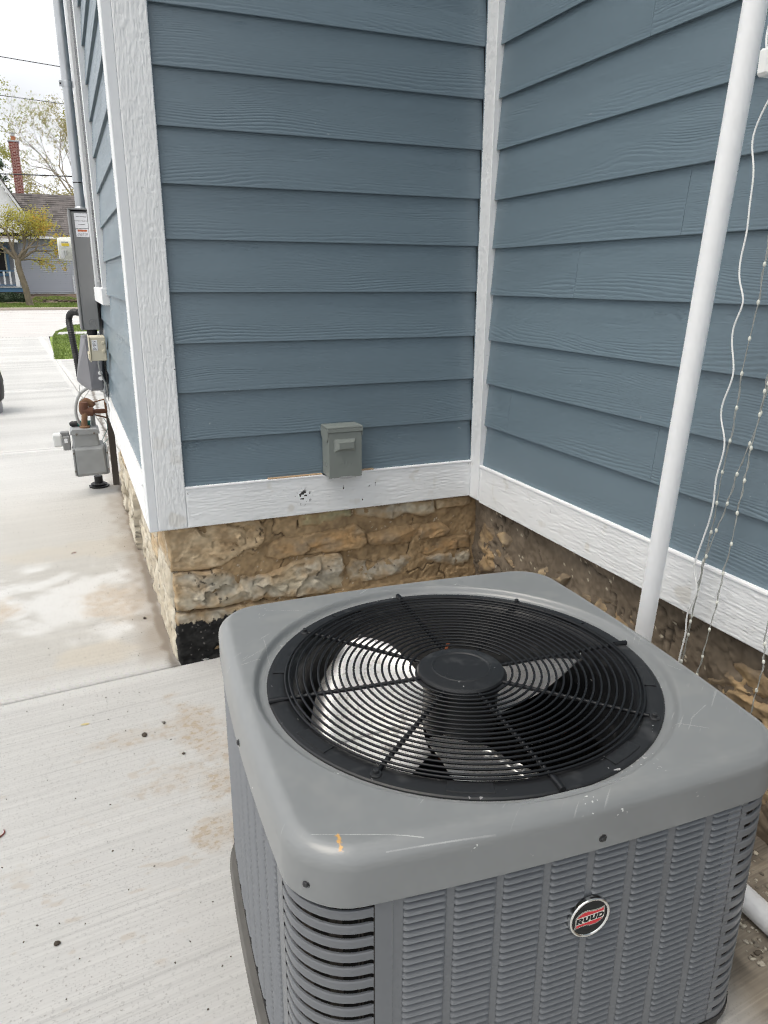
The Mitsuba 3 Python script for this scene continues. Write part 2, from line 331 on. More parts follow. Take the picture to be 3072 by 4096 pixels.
def extrude(poly, depth):
    return trimesh.creation.extrude_polygon(poly, depth, engine='earcut')

# ------------------------------------------------------------------ setting: ground, slabs, road, lawn
def slab_mesh(poly, z=0.0, depth=0.12, r=0.014):
    poly = poly.buffer(-0.003)
    inner = poly.buffer(-r)
    o, i = np.array(poly.exterior.coords)[:-1], np.array(inner.exterior.coords)[:-1]
    top = trimesh.creation.triangulate_polygon(inner, engine='earcut')
    v, f = top
    v3 = np.c_[v, np.full(len(v), z)]
    parts = [trimesh.Trimesh(v3, f, process=False)]
    if len(o) == len(i):
        k = np.argmin(np.linalg.norm(i - o[0], axis=1)); i = np.roll(i, -k, 0)
        ring = np.stack([np.c_[i, np.full(len(i), z)], np.c_[(o + i) / 2 * 0.5 + o * 0.5, np.full(len(o), z - r * 0.35)], np.c_[o, np.full(len(o), z - r)], np.c_[o, np.full(len(o), z - depth)]])
        parts.append(quads(ring, closed_v=True))
    return trimesh.util.concatenate(parts)
G = -ZG
def jline(y, x): return y + (0.086 if y == 0 else 0.03) * (x + 1.34)
def diag(y): return -1.84 + (13.24 - y) * 0.0646
info(num('driveway'), 'pale new broom finished concrete driveway in jointed slabs beside the blue house', kind='structure')
ys = [-7.0, 0.0, 4.6, 8.95, 13.5, 20.2]
for a, b in zip(ys[:-1], ys[1:]):
    for xl, xr in ((-5.6, None), (-9.8, -5.6)):
        def right(y): return xr if xr is not None else (1.5 if a < -1 else min(diag(y), -0.9) if y < 13.4 else diag(13.24) - 0.03 * (y - 13.3))
        ya = lambda x: a if a < -1 else jline(a, x)
        yb = lambda x: jline(b, x)
        poly = sg.Polygon([(xl, ya(xl)), (right(a), ya(right(a))), (right(b), yb(right(b))), (xl, yb(xl))])
        put('driveway__slab', slab_mesh(poly, G), 'mat_concrete')
info(num('walkway'), 'narrow pale concrete walkway between the driveway and the house wall', kind='structure')
for a, b in ((2.6, 6.3), (6.3, 9.9), (9.9, 13.40)):
    poly = sg.Polygon([(max(diag(a), -1.45) if a < 4 else diag(a), a), (0.6, a), (0.6, b), (diag(b), b)])
    put('walkway__slab', slab_mesh(poly, G - 0.001), 'mat_concrete')
put('sidewalk', slab_mesh(sg.Polygon([(-1.93, 20.9), (30, 20.9), (30, 22.0), (-1.93, 22.0)]), G + 0.004), 'mat_concrete', 'public sidewalk strip crossing the lawn', kind='structure')
# the road and its kerb
put('road', slab_mesh(sg.Polygon([(-60, 20.21), (-1.94, 20.21), (-1.9, 22.0), (-1.3, 25.8), (0.5, 27.2), (60, 27.2), (60, 40.4), (-60, 40.4)]), G - 0.004), 'mat_road', 'pale worn street between the driveway and the house opposite', kind='structure')
put('kerb', bevelbox(-60, 60, 40.4, 40.62, G - 0.1, G + 0.13, 0.02), 'mat_kerb', 'weathered tan kerb along the far edge of the street', kind='structure')
put('ground', box(-700, 700, -700, 900, -1.3, -0.87), 'mat_soil', 'bare ground under and around the site', kind='structure')
# sloping front yard across the road
def yard_z(y): return np.interp(y, [40.6, 43.0, 46.0, 50.0, 60, 300], [-0.63, -0.60, -0.42, -0.08, 0.0, 0.0])
gx, gy = np.linspace(-60, 60, 61), np.array([40.62, 41.5, 42.4, 43.3, 44.3])
put('far_lawn', quads([[(x, y, yard_z(y)) for y in gy] for x in gx]), 'mat_grass', 'strip of mown grass behind the far kerb', kind='structure')
gy = np.array([44.3, 45.2, 46, 47, 48, 49, 50.2, 60, 120, 300])
put('planting_bed', quads([[(x, y, yard_z(y) + (0.05 * math.sin(x * 3.1 + y) if y > 44.5 else 0)) for y in gy] for x in np.linspace(-60, 60, 121)]), 'mat_mulch', 'dark mulched bed sloping up to the house opposite', kind='structure')
def blades(polyxy, n, zf, h0, h1, seed, wide=0.012):
    r = np.random.default_rng(seed); P = []
    minx, miny, maxx, maxy = polyxy.bounds
    while len(P) < n:
        q = r.uniform([minx, miny], [maxx, maxy], (4000, 2))
        import shapely
        q = q[shapely.contains_xy(polyxy, q[:, 0], q[:, 1])]; P += q.tolist()
    P = np.array(P[:n]); z = np.array([zf(y) for y in P[:, 1]])
    h = r.uniform(h0, h1, n); a = r.uniform(0, 6.28, n); w = wide * r.uniform(0.6, 1.4, n)
    lean = r.normal(0, 0.4, (n, 2)) * h[:, None]
    d = np.c_[np.cos(a), np.sin(a)] * w[:, None]
    v = np.stack([np.c_[P - d, z], np.c_[P + d, z], np.c_[P + lean, z + h]], 1).reshape(-1, 3)
    return trimesh.Trimesh(v, np.arange(3 * n).reshape(-1, 3), process=False)
lawn = sg.Polygon([(-1.82, 13.42), (4, 13.42), (4, 26.5), (-0.2, 26.6), (-1.28, 25.7), (-1.84, 22.2), (-1.9, 20.2), (-1.87, 16.5)])
lm = trimesh.creation.triangulate_polygon(lawn, engine='earcut')
lm = trimesh.creation.triangulate_polygon(lawn.buffer(0.12), engine='earcut')
put('lawn', trimesh.Trimesh(np.c_[lm[0], np.full(len(lm[0]), G - 0.012)], lm[1], process=False), 'mat_grass', 'bright green lawn beside the driveway', kind='structure')
edge = lawn.boundary.buffer(0.05)
put('grass', [blades(lawn.difference(sg.box(-1.93, 20.85, 30, 22.05)).intersection(sg.box(-3, 13, 1.2, 27)), 20000, lambda y: G, 0.018, 0.045, 1), blades(edge.intersection(sg.box(-3, 13, 1, 27)), 2500, lambda y: G, 0.012, 0.04, 2)],
    'mat_blade', 'short green grass blades of the lawn by the driveway', 'grass', kind='stuff')
put('grass', blades(sg.box(-9, 40.66, 6, 44.4), 16000, yard_z, 0.05, 0.13, 3, 0.02), 'mat_blade', 'grass blades of the strip behind the far kerb', 'grass', kind='stuff')

# ------------------------------------------------------------------ the blue house
house = thing('blue_house', 'blue clapboard house with white trim on a rough stone foundation', 'house')
ZT = 4.3
def wall(mesh, label):
    k = num(house + '__wall'); mesh.vertices = mesh.vertices + [0, 0, ZG]
    scene[k] = mikit.ply(mesh, 'mat_sheathing'); info(k, label); return k
def nz(x, y, z, seed=0): return meshkit.noise(np.stack(np.broadcast_arrays(x, y, z), -1).astype(float), seed)
def cedar(a, t, sd):
    """depth (0 to 1) of pressed cedar grain; a along the board in metres, t from its lower edge up"""
    v = t + 0.75 * (nz(a * 1.15, sd * 5.3, 0.5) - 0.5) + 0.22 * (nz(a * 3.6, t * 2.2, sd) - 0.5)
    ph = 12.5 * (v + 1.2 * v * np.maximum(v, -0.2)) + 0.42 * nz(a * 24, t * 14, sd) + 0.18 * nz(a * 85, t * 26, sd)
    f = ph - np.floor(ph)
    line = np.exp(-((f - 0.5) / 0.19) ** 2)
    amp = 0.35 + 0.65 * np.clip(nz(a * 2.6, t * 5, sd + 3) * 1.6 - 0.2, 0, 1)
    amp *= np.where(nz(a * 6, np.floor(ph) * 3.7, sd) > 0.22, 1, 0.25)
    return line * amp + 0.25 * (f - 0.5)
def lap_board(a0, a1, z, e, d_bot, thick, fn, top_extra=0.03, fine=True, da=0.010, sd=None):
    """one lapped board from a0 to a1 along the wall, its lower edge at height z; fn(a, out, z) -> point, out = distance in front of the lap plane"""
    h = e + top_extra
    ch = 0.0015
    sd = (z * 37.7 + a0 * 5.1) % 61 if sd is None else sd
    A = np.linspace(a0, a1, max(2, int(abs(a1 - a0) / da) + 1)) if fine else np.array([a0, a1])
    tt = np.r_[np.linspace(ch / e, 1.03, 112), h / e] if fine else np.array([ch / e, h / e])
    aa, t = np.meshgrid(A, tt, indexing='ij')
    dep = 0.00150 * cedar(aa, t, sd) * np.clip((t - 0.02) / 0.03, 0, 1) * np.clip(np.minimum(aa - a0, a1 - aa) / 0.006, 0, 1) if fine else 0 * t
    wav = 0.0012 * (nz(aa * 1.7, z * 11.0, 3.0) - 0.5) if fine else 0 * t
    out = d_bot - thick * 0.92 * t * e / h - dep + wav
    zz = z + t * e
    o0, z0 = out[:, :1], zz[:, :1]
    out = np.hstack([np.full_like(o0, d_bot - thick), o0 - 0.008, o0 - ch, out, out[:, -1:] - 0.004]); zz = np.hstack([z0 * 0 + z + 0.006, z0 * 0 + z + 0.004, z0 * 0 + z, zz, zz[:, -1:]])
    P = fn(np.repeat(A[:, None], out.shape[1], 1), out, zz)
    g = np.stack(np.broadcast_arrays(*P), -1)
    m = quads(g, closed_v=True)
    n, v, f = g.shape[1], m.vertices, [m.faces]
    for base in (0, (len(A) - 1) * n):
        k = np.arange(1, n - 1); f.append(np.stack([np.full(n - 2, base), base + k + 1, base + k], 1))
    return trimesh.Trimesh(v, np.vstack(f), process=False)
def rough_board(x0, x1, y0, y1, z0, z1, axis, vertical, sd, da=0.004, db=0.0017):
    """a rough sawn board: a box whose outer face (towards -axis) carries saw marks"""
    if axis == 'y': A0, A1, f0, f1 = x0, x1, y0, y1
    else: A0, A1, f0, f1 = y0, y1, x0, x1
    sa, sz = (db, da) if vertical else (da, db)
    A, Z = np.linspace(A0, A1, int((A1 - A0) / sa) + 2), np.linspace(z0, z1, int((z1 - z0) / sz) + 2)
    aa, zz = np.meshgrid(A, Z, indexing='ij')
    u, w = (zz, aa) if vertical else (aa, zz)             # u along the grain, w across
    ww = w + 0.004 * nz(u * 16, w * 18, sd)
    gl = 42 if vertical else 26
    h = 0.60 * nz(u * gl, ww * 290, sd) + 0.50 * nz(u * gl * 1.9, ww * 170, sd + 2) + (0.40 if vertical else 0.12) * nz(u * 170, w * 50, sd + 4) + 0.25 * nz(u * 200, w * 200, sd + 6)
    h = np.clip((h - (0.45 if vertical else 0.38)) * 1.7, -0.2, 1.2)
    e = np.clip(np.minimum(np.minimum(aa - A0, A1 - aa), np.minimum(zz - z0, z1 - zz)) / 0.004, 0, 1)
    out = f0 + 0.0025 * (1 - np.sqrt(1 - (1 - e) ** 2)) + 0.0015 * (0.9 - h) * (0.3 + 0.7 * e)
    back = np.full_like(out, f1)
    g = np.stack([aa, out, zz] if axis == 'y' else [out, aa, zz], -1)
    def edge(sl): 
        b = g[sl].copy(); b[..., 1 if axis == 'y' else 0] = f1; return quads(np.stack([g[sl], b]))
    return trimesh.util.concatenate([quads(g)] + [edge(sl) for sl in (np.s_[0, :], np.s_[-1, :], np.s_[:, 0], np.s_[:, -1])])
fA = lambda a, o, z: (a, -o, z)
fB = lambda a, o, z: (-o, a, z)
fC = lambda a, o, z: (-1.383 - o, a, z)
zz0 = -0.16
kA = wall(box(-1.352, -0.012, 0.0215, 0.06, -0.15, ZT), 'narrow wall of blue cedar grain clapboards facing the air conditioner')
kB = wall(box(0.0215, 0.06, -5.2, 0.016, -0.15, ZT), 'long blue clapboard wall meeting the narrow wall at the inside corner')
kC = wall(box(-1.362, -1.353, 0.012, 2.79, -0.15, ZT), 'blue clapboard wall along the driveway')
nb = int((ZT - 0.0) / E_A)
for k in range(nb):
    put(kA + '__siding_board', lap_board(-1.2535, -0.0165, k * E_A, E_A, 0.0, 0.0185, fA, fine=k < 11), 'mat_siding', smooth=35)
JOINTS = {1: [-0.262, ], 5: [-1.104], 4: [-0.637], 0: [-1.92], 2: [-1.75], 3: [-2.3], 6: [-1.7], 7: [-2.1], 8: [-0.9], 9: [-2.6]}
JOINTS[1] = [-0.262, -1.094]
for k in range(nb):
    xs = [-0.0825] + JOINTS.get(k, [-1.2 - 0.37 * (k % 4)]) + [-2.75, -5.15]
    for a, b in zip(xs[:-1], xs[1:]):
        put(kB + '__siding_board', lap_board(b + 0.0006, a - 0.0006, k * E_A - 0.0125, E_A, 0.0, 0.0185, fB, fine=k < 11, da=0.012), 'mat_siding', smooth=35)
EC = 0.1655
for k in range(int(ZT / EC)):
    zb = 0.015 + EC * k
    xs = (0.0985, 1.548) if zb > 0.66 else (0.0985, 2.699)
    put(kC + '__siding_board', lap_board(xs[0], min(xs[1], 2.3), zb, EC, 0.0, 0.0175, fC, fine=k < 16, da=0.014), 'mat_siding', smooth=35)
    if zb < 0.66: put(kC + '__siding_board', lap_board(2.3012, 2.699, zb, EC, 0.0, 0.0175, fC, fine=False), 'mat_siding', smooth=20)
    if zb > 0.66:
        put(kC + '__siding_board', lap_board(2.50, 2.699, zb, EC, 0.0, 0.0175, fC, fine=False), 'mat_siding', smooth=20)
# trim
put(house + '__corner_board', [rough_board(-1.362, -1.2535, -0.0140, 0.012, -0.161, 1.95, 'y', True, 3), box(-1.362, -1.2535, -0.0135, 0.012, 1.951, ZT)], 'mat_trim', 'rough sawn white corner board facing the camera', smooth=35)
put(house + '__corner_board', bevelbox(-1.395, -1.3625, -0.011, 0.0985, -0.163, ZT, 0.0025), 'mat_trim_smooth', 'white corner board with a smooth cut edge')
put(house + '__corner_board', bevelbox(-1.395, -1.3625, 2.6995, 2.80, -0.163, ZT, 0.0025), 'mat_trim_smooth', 'white corner board at the street end of the driveway wall')
put(house + '__inside_corner_board', [rough_board(-0.0185, 0.004, -0.0815, 0.0015, -0.166, 1.95, 'x', True, 13), box(-0.018, 0.004, -0.0815, 0.0015, 1.951, ZT)], 'mat_trim', 'white rough sawn board in the inside corner', smooth=35)
put(house + '__skirt_board', rough_board(-1.2525, -0.0190, -0.0130, 0.014, -0.1605, -0.006, 'y', False, 23), 'mat_trim', 'white skirt board under the narrow wall', smooth=35)
put(house + '__skirt_board', [rough_board(-0.0130, 0.014, -2.6, -0.082, -0.1745, -0.0165, 'x', False, 33, da=0.006), bevelbox(-0.0125, 0.014, -5.15, -2.6005, -0.1745, -0.0165, 0.0025)], 'mat_trim', 'white skirt board under the long wall', smooth=35)
put(house + '__skirt_board', [rough_board(-1.3960, -1.367, 0.099, 2.5, -0.165, -0.006, 'x', False, 43, da=0.012, db=0.003), bevelbox(-1.3955, -1.367, 2.5005, 2.699, -0.165, -0.006, 0.0025)], 'mat_trim', 'white skirt board along the driveway', smooth=35)
put(house + '__drip_flashing', bevelbox(-1.2525, -0.7045, -0.0165, 0.014, -0.0055, 0.0008, 0.001), 'mat_flashing')
put(house + '__drip_flashing', bevelbox(-0.5595, -0.0185, -0.0165, 0.014, -0.0055, 0.0008, 0.001), 'mat_flashing')
put(house + '__drip_flashing', bevelbox(-0.0165, 0.014, -1.352, -0.082, -0.016, -0.0085, 0.001), 'mat_flashing')
fl = bevelbox(-0.0165, 0.014, -5.15, -1.356, -0.0165, -0.009, 0.001)
put(house + '__drip_flashing', fl, 'mat_flashing')
put(house + '__drip_flashing', bevelbox(-1.4035, -1.367, 0.099, 1.10, -0.0055, 0.003, 0.001), 'mat_flashing')
put(house + '__drip_flashing', bevelbox(-1.4035, -1.367, 1.106, 2.699, -0.0055, 0.003, 0.001), 'mat_flashing')
put(house + '__raw_wood_edge', [bevelbox(-0.93, -0.706, -0.011, 0.006, 0.0012, 0.0052, 0.0005), bevelbox(-0.556, -0.48, -0.011, 0.006, 0.0012, 0.0045, 0.0005)], 'mat_rust_tan', 'bare tan wood showing above the flashing beside the disconnect box', kind=None) if False else [put(house + '__raw_wood_edge', bevelbox(a_0, a_1, -0.013, 0.006, 0.0012, 0.0050, 0.0005), 'mat_raw_wood') for a_0, a_1 in ((-0.93, -0.706), (-0.556, -0.48))]
put(house + '__caulk_bead', box(0.0042, 0.0214, -0.0821, -0.0795, -0.012, ZT), 'mat_trim_smooth')
# caulk lines at the siding ends
for x in (-1.2528, -0.0172):
    put(house + '__caulk_bead', tube([(x, -0.0035, 0.0), (x, -0.0035, 2.4), (x, -0.0035, ZT)], 0.0032, 6), 'mat_siding_edge')
# upper storey shell and eaves, so that the house goes on above the picture
put(house + '__shell', [box(-1.352, 7.0, 0.061, 2.79, -0.1, ZT - 0.01), box(-1.29, 7.0, 0.07, 2.77, -0.8, -0.101), box(0.061, 7.0, -5.2, 0.0605, -0.1, ZT - 0.01)], 'mat_sheathing')
put(house + '__soffit', [bevelbox(-1.60, 7.1, -0.16, 3.0, ZT, ZT + 0.22, 0.01), bevelbox(-0.16, 7.1, -5.4, -0.161, ZT, ZT + 0.22, 0.01)], 'mat_trim_smooth')
put(house + '__roof', hull([(-1.65, -0.2, ZT + 0.225), (7.1, -0.2, ZT + 0.225), (-1.65, 3.05, ZT + 0.225), (7.1, 3.05, ZT + 0.225), (-1.6, 1.4, ZT + 1.4), (7.0, 1.4, ZT + 1.4)]), 'mat_shingle')
# window on the driveway wall
wn = num(house + '__window'); w_mesh = [box(-1.40, -1.366, 1.549, 1.64, 0.711, 3.0), box(-1.40, -1.366, 2.42, 2.499, 0.711, 3.0), box(-1.40, -1.366, 1.6405, 2.4195, 2.9, 3.0)]
m_ = tidy(w_mesh); m_.vertices = m_.vertices + [0, 0, ZG]; scene[wn] = mikit.ply(m_, 'mat_trim_smooth'); info(wn, 'white cased window on the driveway wall')
put(wn + '__frame', [box(-1.396, -1.37, 1.6405, 1.71, 0.74, 2.899), box(-1.396, -1.37, 2.385, 2.4195, 0.74, 2.899)], 'mat_trim_smooth')
put(wn + '__sill', bevelbox(-1.409, -1.366, 1.535, 2.52, 0.625, 0.7105, 0.003), 'mat_trim')
put(wn + '__pane', box(-1.378, -1.372, 1.7105, 2.3845, 0.7605, 2.899), 'mat_gloss_black')

# ------------------------------------------------------------------ foundation: stones set in mortar
fnd = num(house + '__foundation')
def sample_color(P, seed, pal, f=7.0):
    a = meshkit.fbm(P * f, 4, seed)[:, None]; b = meshkit.fbm(P * f * 2.7 + 9, 3, seed + 3)[:, None]; c = meshkit.noise(P * 90, seed + 5)[:, None]
    t = np.clip((a - 0.30) / 0.40, 0, 1); u = np.clip((b - 0.42) / 0.3, 0, 1)
    col = np.array(pal[0]) * (1 - t) + np.array(pal[1]) * t
    col = col * (1 - 0.65 * u) + np.array(pal[2]) * 0.65 * u
    return col * (1.04 + 0.50 * c)
def parge(fn, u0, u1, w0, w1, step, amp, seed, pal, specks=True):
    """a rough mortared face; fn(u, w, out)"""
    U, W = np.arange(u0, u1 + step, step), np.arange(w0, w1 + step, step)
    uu, ww = np.meshgrid(U, W, indexing='ij')
    P = np.stack([uu, ww, np.zeros_like(uu)], -1).reshape(-1, 3)
    o = amp * (meshkit.fbm(P * 9, 5, seed) - 0.5) * 2 + 0.75 * amp * (meshkit.fbm(P * 42, 4, seed + 1) - 0.5)
    crack = np.abs(meshkit.fbm(P * np.array([5.0, 3.2, 1]) + 31, 4, seed + 2) - 0.5)
    o -= 0.010 * np.clip(1 - crack / 0.012, 0, 1)
    g = np.array([fn(a, b, c) for (a, b, _), c in zip(P, o)]).reshape(len(U), len(W), 3)
    m = quads(g)
    col = sample_color(P, seed, pal)
    col *= (1 - 0.75 * np.clip(1 - crack / 0.010, 0, 1))[:, None]
    if specks:
        s = (meshkit.noise(P * 210, seed + 8) > 0.93) & (meshkit.fbm(P * 8, 2, seed + 6) > 0.47)
        col[s] = (0.52, 0.47, 0.38)
    return m, np.clip(col, 0.01, 0.8)
def stone(poly, fn, thick, seed, pal, step=0.0045, amp=0.012, tar=None, mort=None):
    """one rough stone: its outline in the plane of the wall, a rounded and broken face in front of it"""
    import shapely
    pg = sg.Polygon(poly).buffer(0.004).buffer(-0.002)
    ring = np.array(pg.exterior.segmentize(step).coords)[:-1]
    ring = ring + 0.011 * np.stack([meshkit.noise(np.c_[ring * 38, ring[:, :1] * 0], seed) - 0.5, meshkit.noise(np.c_[ring * 45, ring[:, :1] * 0], seed + 1) - 0.5], -1)
    pg2 = sg.Polygon(ring).buffer(0)
    if pg2.geom_type != 'Polygon': pg2 = max(pg2.geoms, key=lambda q: q.area)
    ring = np.array(pg2.exterior.coords)[:-1]
    x0, y0, x1, y1 = pg2.bounds
    gx, gy = np.meshgrid(np.arange(x0, x1, step), np.arange(y0, y1, step))
    q = np.c_[gx.ravel(), gy.ravel()] + np.random.default_rng(seed).uniform(-0.25, 0.25, (gx.size, 2)) * step
    inside = shapely.contains_xy(pg2.buffer(-step * 0.6), q[:, 0], q[:, 1])
    q = np.vstack([ring, q[inside]])
    from scipy.spatial import Delaunay
    tri = Delaunay(q).simplices
    c = q[tri].mean(1)
    tri = tri[shapely.contains_xy(pg2, c[:, 0], c[:, 1])]
    d = shapely.distance(pg2.exterior, shapely.points(q))
    e = np.clip(d / 0.009, 0, 1); e = np.sqrt(1 - (1 - e) ** 2)
    P = np.c_[q, np.zeros(len(q))]
    br = meshkit.fbm(P * np.array([5, 16, 1]) + 3, 4, seed) * 7
    bands = np.floor(br) / 3.5 - 1.0 + np.clip((br % 1) * 4 - 3, 0, 1) / 3.5
    o = thick * e + amp * e * ((meshkit.fbm(P * np.array([6, 9, 1]), 5, seed + 2) - 0.5) * 1.1 + 0.7 * bands + 0.5 * (meshkit.fbm(P * np.array([30, 46, 1]), 3, seed + 6) - 0.5)) + 0.002 * (meshkit.noise(P * 110, seed) - 0.5)
    fr = np.random.default_rng(seed + 500); K = max(6, int(pg2.area / 0.0035)); ctr = np.c_[fr.uniform(x0, x1, K), fr.uniform(y0, y1, K)]
    warp = q + 0.012 * np.stack([meshkit.noise(P * 40, seed + 31) - 0.5, meshkit.noise(P * 40, seed + 32) - 0.5], -1)
    gr_ = np.c_[fr.normal(0, 0.12, K), fr.normal(0, 0.25, K)]; off_ = fr.uniform(0, 0.006, K)
    pl_h = off_[None] + ((warp[:, None] - ctr[None]) * gr_[None]).sum(-1)
    dist_ = ((warp[:, None] - ctr[None]) * np.array([0.6, 1.0])).__pow__(2).sum(-1); near_ = np.argsort(dist_, 1)[:, :3]
    fac = np.min(np.take_along_axis(pl_h, near_, 1), 1)
    o = o + e * np.clip(fac, -0.02, 0.012) * (amp / 0.010)
    n = len(ring)
    front = np.array([fn(a, b, k) for (a, b), k in zip(q, o)]); back = np.array([fn(a, b, -0.03) for a, b in ring])
    v = np.vstack([front, back]); i = np.arange(n); j = (i + 1) % n; b0 = len(front)
    f = np.vstack([tri, np.stack([i, j, b0 + j], 1), np.stack([i, b0 + j, b0 + i], 1)])
    m = trimesh.Trimesh(v, f, process=False)
    col = sample_color(np.vstack([P, P[:n]]), seed, pal)
    mw = np.clip(1.25 - np.r_[d, d[:n] * 0] / 0.026 + 2.6 * (meshkit.fbm(np.vstack([P, P[:n]]) * 26, 3, seed + 9) - 0.55), 0, 1)[:, None]
    col = col * (1 - 0.8 * mw) + sample_color(np.vstack([P, P[:n]]), 3, mort or MORT) * 0.8 * mw
    blk = (meshkit.fbm(np.vstack([P, P[:n]]) * 75, 3, seed + 20) > 0.70) & (meshkit.fbm(np.vstack([P, P[:n]]) * 7, 2, seed + 21) > 0.67)
    col[blk] *= 0.3
    if tar is not None:
        zq = np.r_[q[:, 1], ring[:, 1]]; xq = np.r_[q[:, 0], ring[:, 0]]
        lim = tar + 0.045 * (meshkit.fbm(np.c_[xq * 20, zq * 20, xq * 0], 2, 77) - 0.5) * 2 + 0.05 * (meshkit.fbm(np.c_[xq * 90, zq * 60, xq * 0], 3, 78) - 0.5)
        col[zq < lim] = ((0.010 + 0.028 * meshkit.fbm(np.c_[xq * 60, zq * 60, xq * 0], 4, 79) ** 2)[:, None] * np.ones(3))[zq < lim]
        sp = (meshkit.noise(np.c_[xq * 260, zq * 260, xq * 0], 5) > 0.93)
        col[sp & (zq < lim)] = (0.16, 0.15, 0.14)
    return m, np.clip(col, 0.008, 0.8)
TAN = [(0.36, 0.275, 0.175), (0.40, 0.335, 0.235), (0.235, 0.16, 0.09)]
ORANGE = [(0.34, 0.215, 0.105), (0.29, 0.19, 0.10), (0.21, 0.175, 0.13)]
GREY = [(0.31, 0.285, 0.235), (0.37, 0.325, 0.24), (0.27, 0.195, 0.115)]
GREEN = [(0.33, 0.27, 0.15), (0.27, 0.25, 0.16), (0.22, 0.16, 0.09)]
MORT = [(0.245, 0.170, 0.095), (0.30, 0.215, 0.125), (0.17, 0.12, 0.07)]
PARG = [(0.115, 0.092, 0.068), (0.16, 0.13, 0.098), (0.085, 0.066, 0.048)]
PALE = [(0.42, 0.395, 0.335), (0.35, 0.315, 0.25), (0.28, 0.24, 0.18)]
mA, cA = parge(lambda u, w, o: (u, 0.026 - o, w), -1.30, 0.06, -0.78, -0.148, 0.0045, 0.017, 3, MORT)
mA.vertices = mA.vertices + [0, 0, ZG]
scene[fnd] = mikit.ply(mA, 'mat_stone', smooth=True, color=cA); info(fnd, 'rough tan stone foundation with brown mortar')
mB, cB = parge(lambda u, w, o: (0.034 - o, u, w), -2.9, 0.05, -0.80, -0.155, 0.007, 0.017, 5, PARG)
put(fnd + '__mortar_face', mB, 'mat_stone', 'dark brown mortar face under the long wall', smooth=True, color=cB)
STONES = {
  'A1': [(-1.339,-0.150),(-1.247,-0.150),(-1.172,-0.150),(-1.096,-0.150),(-0.989,-0.155),(-0.944,-0.209),(-0.957,-0.270),(-0.986,-0.308),(-1.076,-0.321),(-1.131,-0.350),(-1.320,-0.346),(-1.332,-0.260)],
  'A2': [(-1.320,-0.352),(-1.232,-0.353),(-1.146,-0.357),(-1.069,-0.380),(-1.016,-0.415),(-0.930,-0.413),(-0.852,-0.380),(-0.799,-0.366),(-0.633,-0.362),(-0.611,-0.387),(-0.604,-0.523),(-0.723,-0.530),(-0.830,-0.526),(-0.955,-0.516),(-1.087,-0.519),(-1.224,-0.516),(-1.318,-0.515),(-1.319,-0.425)],
  'A4': [(-0.796,-0.165),(-0.678,-0.160),(-0.572,-0.160),(-0.569,-0.199),(-0.697,-0.221),(-0.797,-0.219)],
  'A5': [(-0.935,-0.285),(-0.86,-0.262),(-0.80,-0.262),(-0.637,-0.255),(-0.558,-0.246),(-0.508,-0.276),(-0.503,-0.336),(-0.546,-0.358),(-0.65,-0.352),(-0.80,-0.349),(-0.90,-0.352),(-0.94,-0.335)],
  'A7': [(-0.557,-0.165),(-0.420,-0.160),(-0.271,-0.160),(-0.182,-0.170),(-0.170,-0.233),(-0.210,-0.241),(-0.316,-0.222),(-0.381,-0.234),(-0.483,-0.220),(-0.545,-0.198)],
  'A8': [(-0.165,-0.175),(0.006,-0.165),(0.009,-0.214),(-0.103,-0.215),(-0.163,-0.219)],
  'A9': [(-0.495,-0.290),(-0.457,-0.295),(-0.368,-0.275),(-0.236,-0.279),(-0.135,-0.285),(-0.096,-0.325),(-0.126,-0.347),(-0.275,-0.359),(-0.470,-0.350),(-0.496,-0.325)],
  'A10': [(-0.241,-0.365),(-0.119,-0.355),(0.007,-0.365),(0.011,-0.418),(-0.075,-0.420),(-0.165,-0.427),(-0.213,-0.433),(-0.240,-0.410)],
  'A11': [(-0.230,-0.441),(-0.158,-0.435),(-0.075,-0.430),(0.010,-0.430),(0.016,-0.496),(-0.023,-0.504),(-0.122,-0.489),(-0.192,-0.463)],
  'A12': [(-0.597,-0.436),(-0.571,-0.402),(-0.457,-0.424),(-0.300,-0.421),(-0.250,-0.448),(-0.266,-0.485),(-0.366,-0.502),(-0.457,-0.518),(-0.579,-0.503)],
  'A13': [(-1.321,-0.526),(-1.225,-0.525),(-1.058,-0.529),(-0.987,-0.533),(-0.70,-0.54),(-0.69,-0.78),(-0.998,-0.78),(-1.171,-0.78),(-1.323,-0.78),(-1.325,-0.624)],
  'A14': [(-0.108,-0.512),(0.013,-0.512),(0.016,-0.567),(-0.105,-0.569)],
  'A15': [(-0.66,-0.545),(-0.30,-0.535),(-0.13,-0.55),(-0.13,-0.66),(-0.65,-0.67)],
}
PALS = dict(A1=TAN, A2=GREY, A3=TAN, A4=GREEN, A5=ORANGE, A7=GREY, A8=TAN, A9=ORANGE, A10=ORANGE, A11=GREY, A12=GREY, A13=GREY, A14=MORT, A15=MORT)
THK = dict(A1=0.022, A2=0.026, A5=0.013, A7=0.014, A9=0.014, A13=0.022, A8=0.014)
fSA = lambda u, w, o: (u, 0.026 - o, w)
for i, (n_, pl) in enumerate(STONES.items()):
    m, c = stone(pl, fSA, THK.get(n_, 0.009), 40 + 7 * i, PALS[n_], amp=0.011 if n_ in ('A1', 'A2', 'A9', 'A12') else 0.007, tar=-0.572 if n_ == 'A13' else None)
    put(fnd + '__stone', m, 'mat_stone', 'foundation stone smeared with black tar' if n_ == 'A13' else None, smooth=True, color=c)
